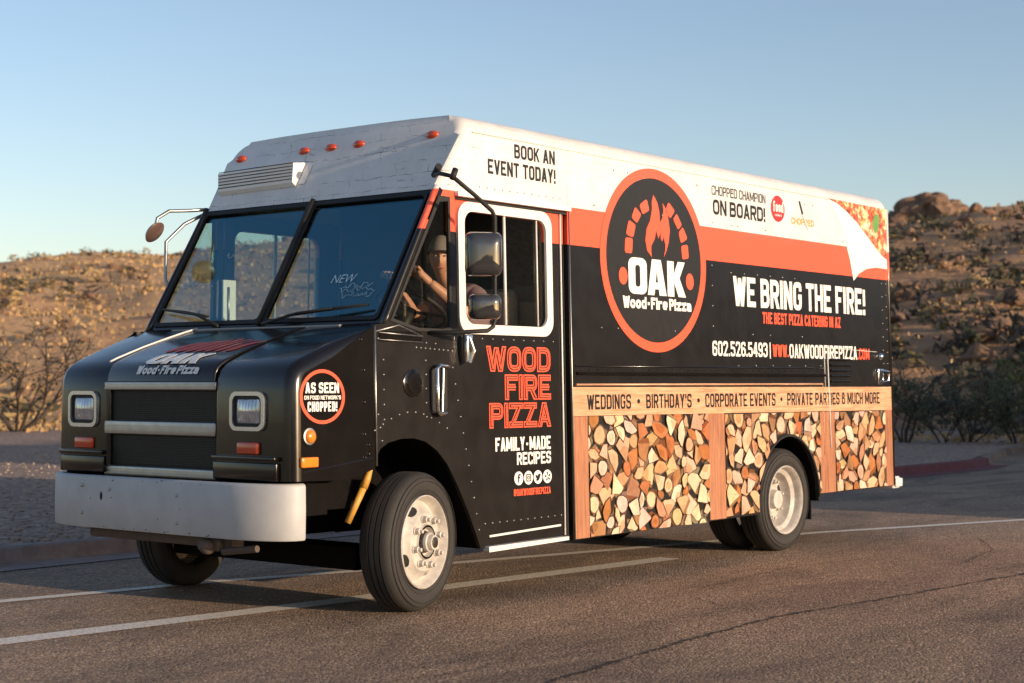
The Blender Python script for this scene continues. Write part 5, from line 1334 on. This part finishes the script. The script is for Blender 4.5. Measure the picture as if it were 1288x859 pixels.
def grass():
    rnd = random.Random(78); P = []
    while len(P) < 9000:
        r = 34*math.exp(rnd.random()*math.log(180/34)); a = R(rnd.uniform(16, 62)); x = -7+r*math.cos(a); y = -6.3+r*math.sin(a)
        s = (x-25.5)*.945+(y-8)*.326
        if s < -1.0: continue
        if y < x*.8 and rnd.random() < .55: continue
        if noise.fractal(Vector((x*.11, y*.11, 5.5)), .8, 2, 3) < -.22: continue
        P.append((x, y))
    Z = terrain(P); vs, fs, cs = [], [], []
    for (x, y), z in zip(P, Z):
        z = max(z, .12); g = rnd.uniform(.75, 1.1); c_ = rnd.choice([(.46, .28, .12), (.42, .25, .105), (.50, .34, .165), (.36, .23, .09)])
        big = math.hypot(x+7, y+6)/60
        for _ in range(3):
            a = rnd.uniform(0, 6.28); L = rnd.uniform(.06, .16)*(.6+.4*big); hw = rnd.uniform(.03, .09)*(.5+.5*big); wv = Vector((math.cos(a+1.57), math.sin(a+1.57), 0))*hw
            p = Vector((x+rnd.gauss(0, .5), y+rnd.gauss(0, .5), z-.03)); tp = p + Vector((math.cos(a)*L*.3, math.sin(a)*L*.3, L)); i = len(vs)
            vs += [p-wv, p+wv, tp+wv*.5, tp-wv*.7]; fs.append((i, i+1, i+2, i+3)); cs.append((c_[0]*g, c_[1]*g, c_[2]*g, 1))
    tag(quads('dry_grass', vs, fs, cs, M['scrub']), kind='stuff')
grass()
def rock(bm, c, r, rnd, sub=2, sq=.8):
    g = bmesh.ops.create_icosphere(bm, subdivisions=sub, radius=1); off = Vector((rnd.uniform(0, 99), rnd.uniform(0, 99), 0))
    sc = Vector((r*rnd.uniform(.75, 1.35), r*rnd.uniform(.75, 1.35), r*sq*rnd.uniform(.7, 1.3)))
    for v in g['verts']:
        n = noise.noise(v.co*1.3+off)*.45 + noise.noise(v.co*3.1+off)*.18
        d = v.co*(1+n); v.co = Vector((d.x*sc.x, d.y*sc.y, d.z*sc.z)) + c
def scatter_rocks():
    rnd = random.Random(31); bm = bmesh.new(); P = []
    while len(P) < 900:
        r = 40*math.exp(rnd.random()*math.log(150/40)); a = R(rnd.uniform(14, 60)); x = -7+r*math.cos(a); y = -6.3+r*math.sin(a)
        if (x-25.5)*.945+(y-8)*.326 < 6 or rnd.random() > (1.1 if y < x*.75 else .25): continue
        P.append((x, y))
    for (x, y), z in zip(P, terrain(P)): rock(bm, Vector((x, y, z+.1)), .12+.42*rnd.random()**3, rnd, 2, .7)
    tag(obj('hillside_rocks', bm, M['rock'], None, 30), kind='stuff')
t = NT('desert_rock'); co = t.coord(); n1 = t.noise(co, .8, 6, .7); n2 = t.noise(co, 5, 5, .7)
t.bump(t.math('ADD', n1, n2), .9, .25)
M['rock'] = t.set(Base_Color=t.ramp(t.math('MULTIPLY_ADD', n1, .6, t.math('MULTIPLY', n2, .4)), [(.3, (.09, .05, .033)), (.5, (.24, .14, .085)), (.7, (.40, .265, .165))]), Roughness=.95)
scatter_rocks()
rnd = random.Random(5); bm = bmesh.new()
def crag(c, sc, seed, sub=5):
    g = bmesh.ops.create_icosphere(bm, subdivisions=sub, radius=1)
    for v in g['verts']:
        p = v.co.copy(); q = Vector((p.x*sc[0], p.y*sc[1], p.z*sc[2]))
        o_ = Vector((seed*7.3, seed*3.1, 0))
        d = noise.voronoi(q*.85+o_)[0]; e = noise.fractal(q*.7+o_, .9, 2.1, 5)
        blk = noise.cell(q*1.1+o_)
        v.co = q*(1 + .34*e + .16*(d[1]-d[0]) + .10*blk) + c
for (dx, dy, dz, sc) in ((0, 0, .1, (2.2, 2.2, 1.5)), (-.3, 1.5, -.35, (1.9, 1.6, 1.2)), (-.3, -1.6, -.5, (1.9, 1.7, 1.1)), (-1.4, -.6, -1.0, (1.6, 2.2, 1.0)), (-.6, 2.3, -.6, (1.9, 1.9, 1.1)), (-.5, -2.4, -.7, (1.8, 2.0, 1.0)), (-1.6, .6, -.7, (1.7, 1.9, 1.2)), (-2.6, -1.2, -1.3, (1.5, 1.6, 1.0)), (.2, 4.6, -1.2, (1.6, 1.7, .9))):
    crag(Vector((88.8+dx, 36.9+dy, 11.4+dz)), sc, rnd.random()*9, 4)
tag(obj('rock_outcrop', bm, M['rock']), 'craggy brown rock outcrop crowning the hill at the right', 'rock outcrop')
rnd = random.Random(6); bm = bmesh.new()
for k in range(4200):
    x = rnd.uniform(-4, 15); y = KY+.2+rnd.random()**1.3*13
    rock(bm, Vector((x, y, .13)), .012+.03*rnd.random()**3, rnd, 1, .7)
tag(obj('gravel_stones', bm, M['stone'], None, 30), kind='stuff')
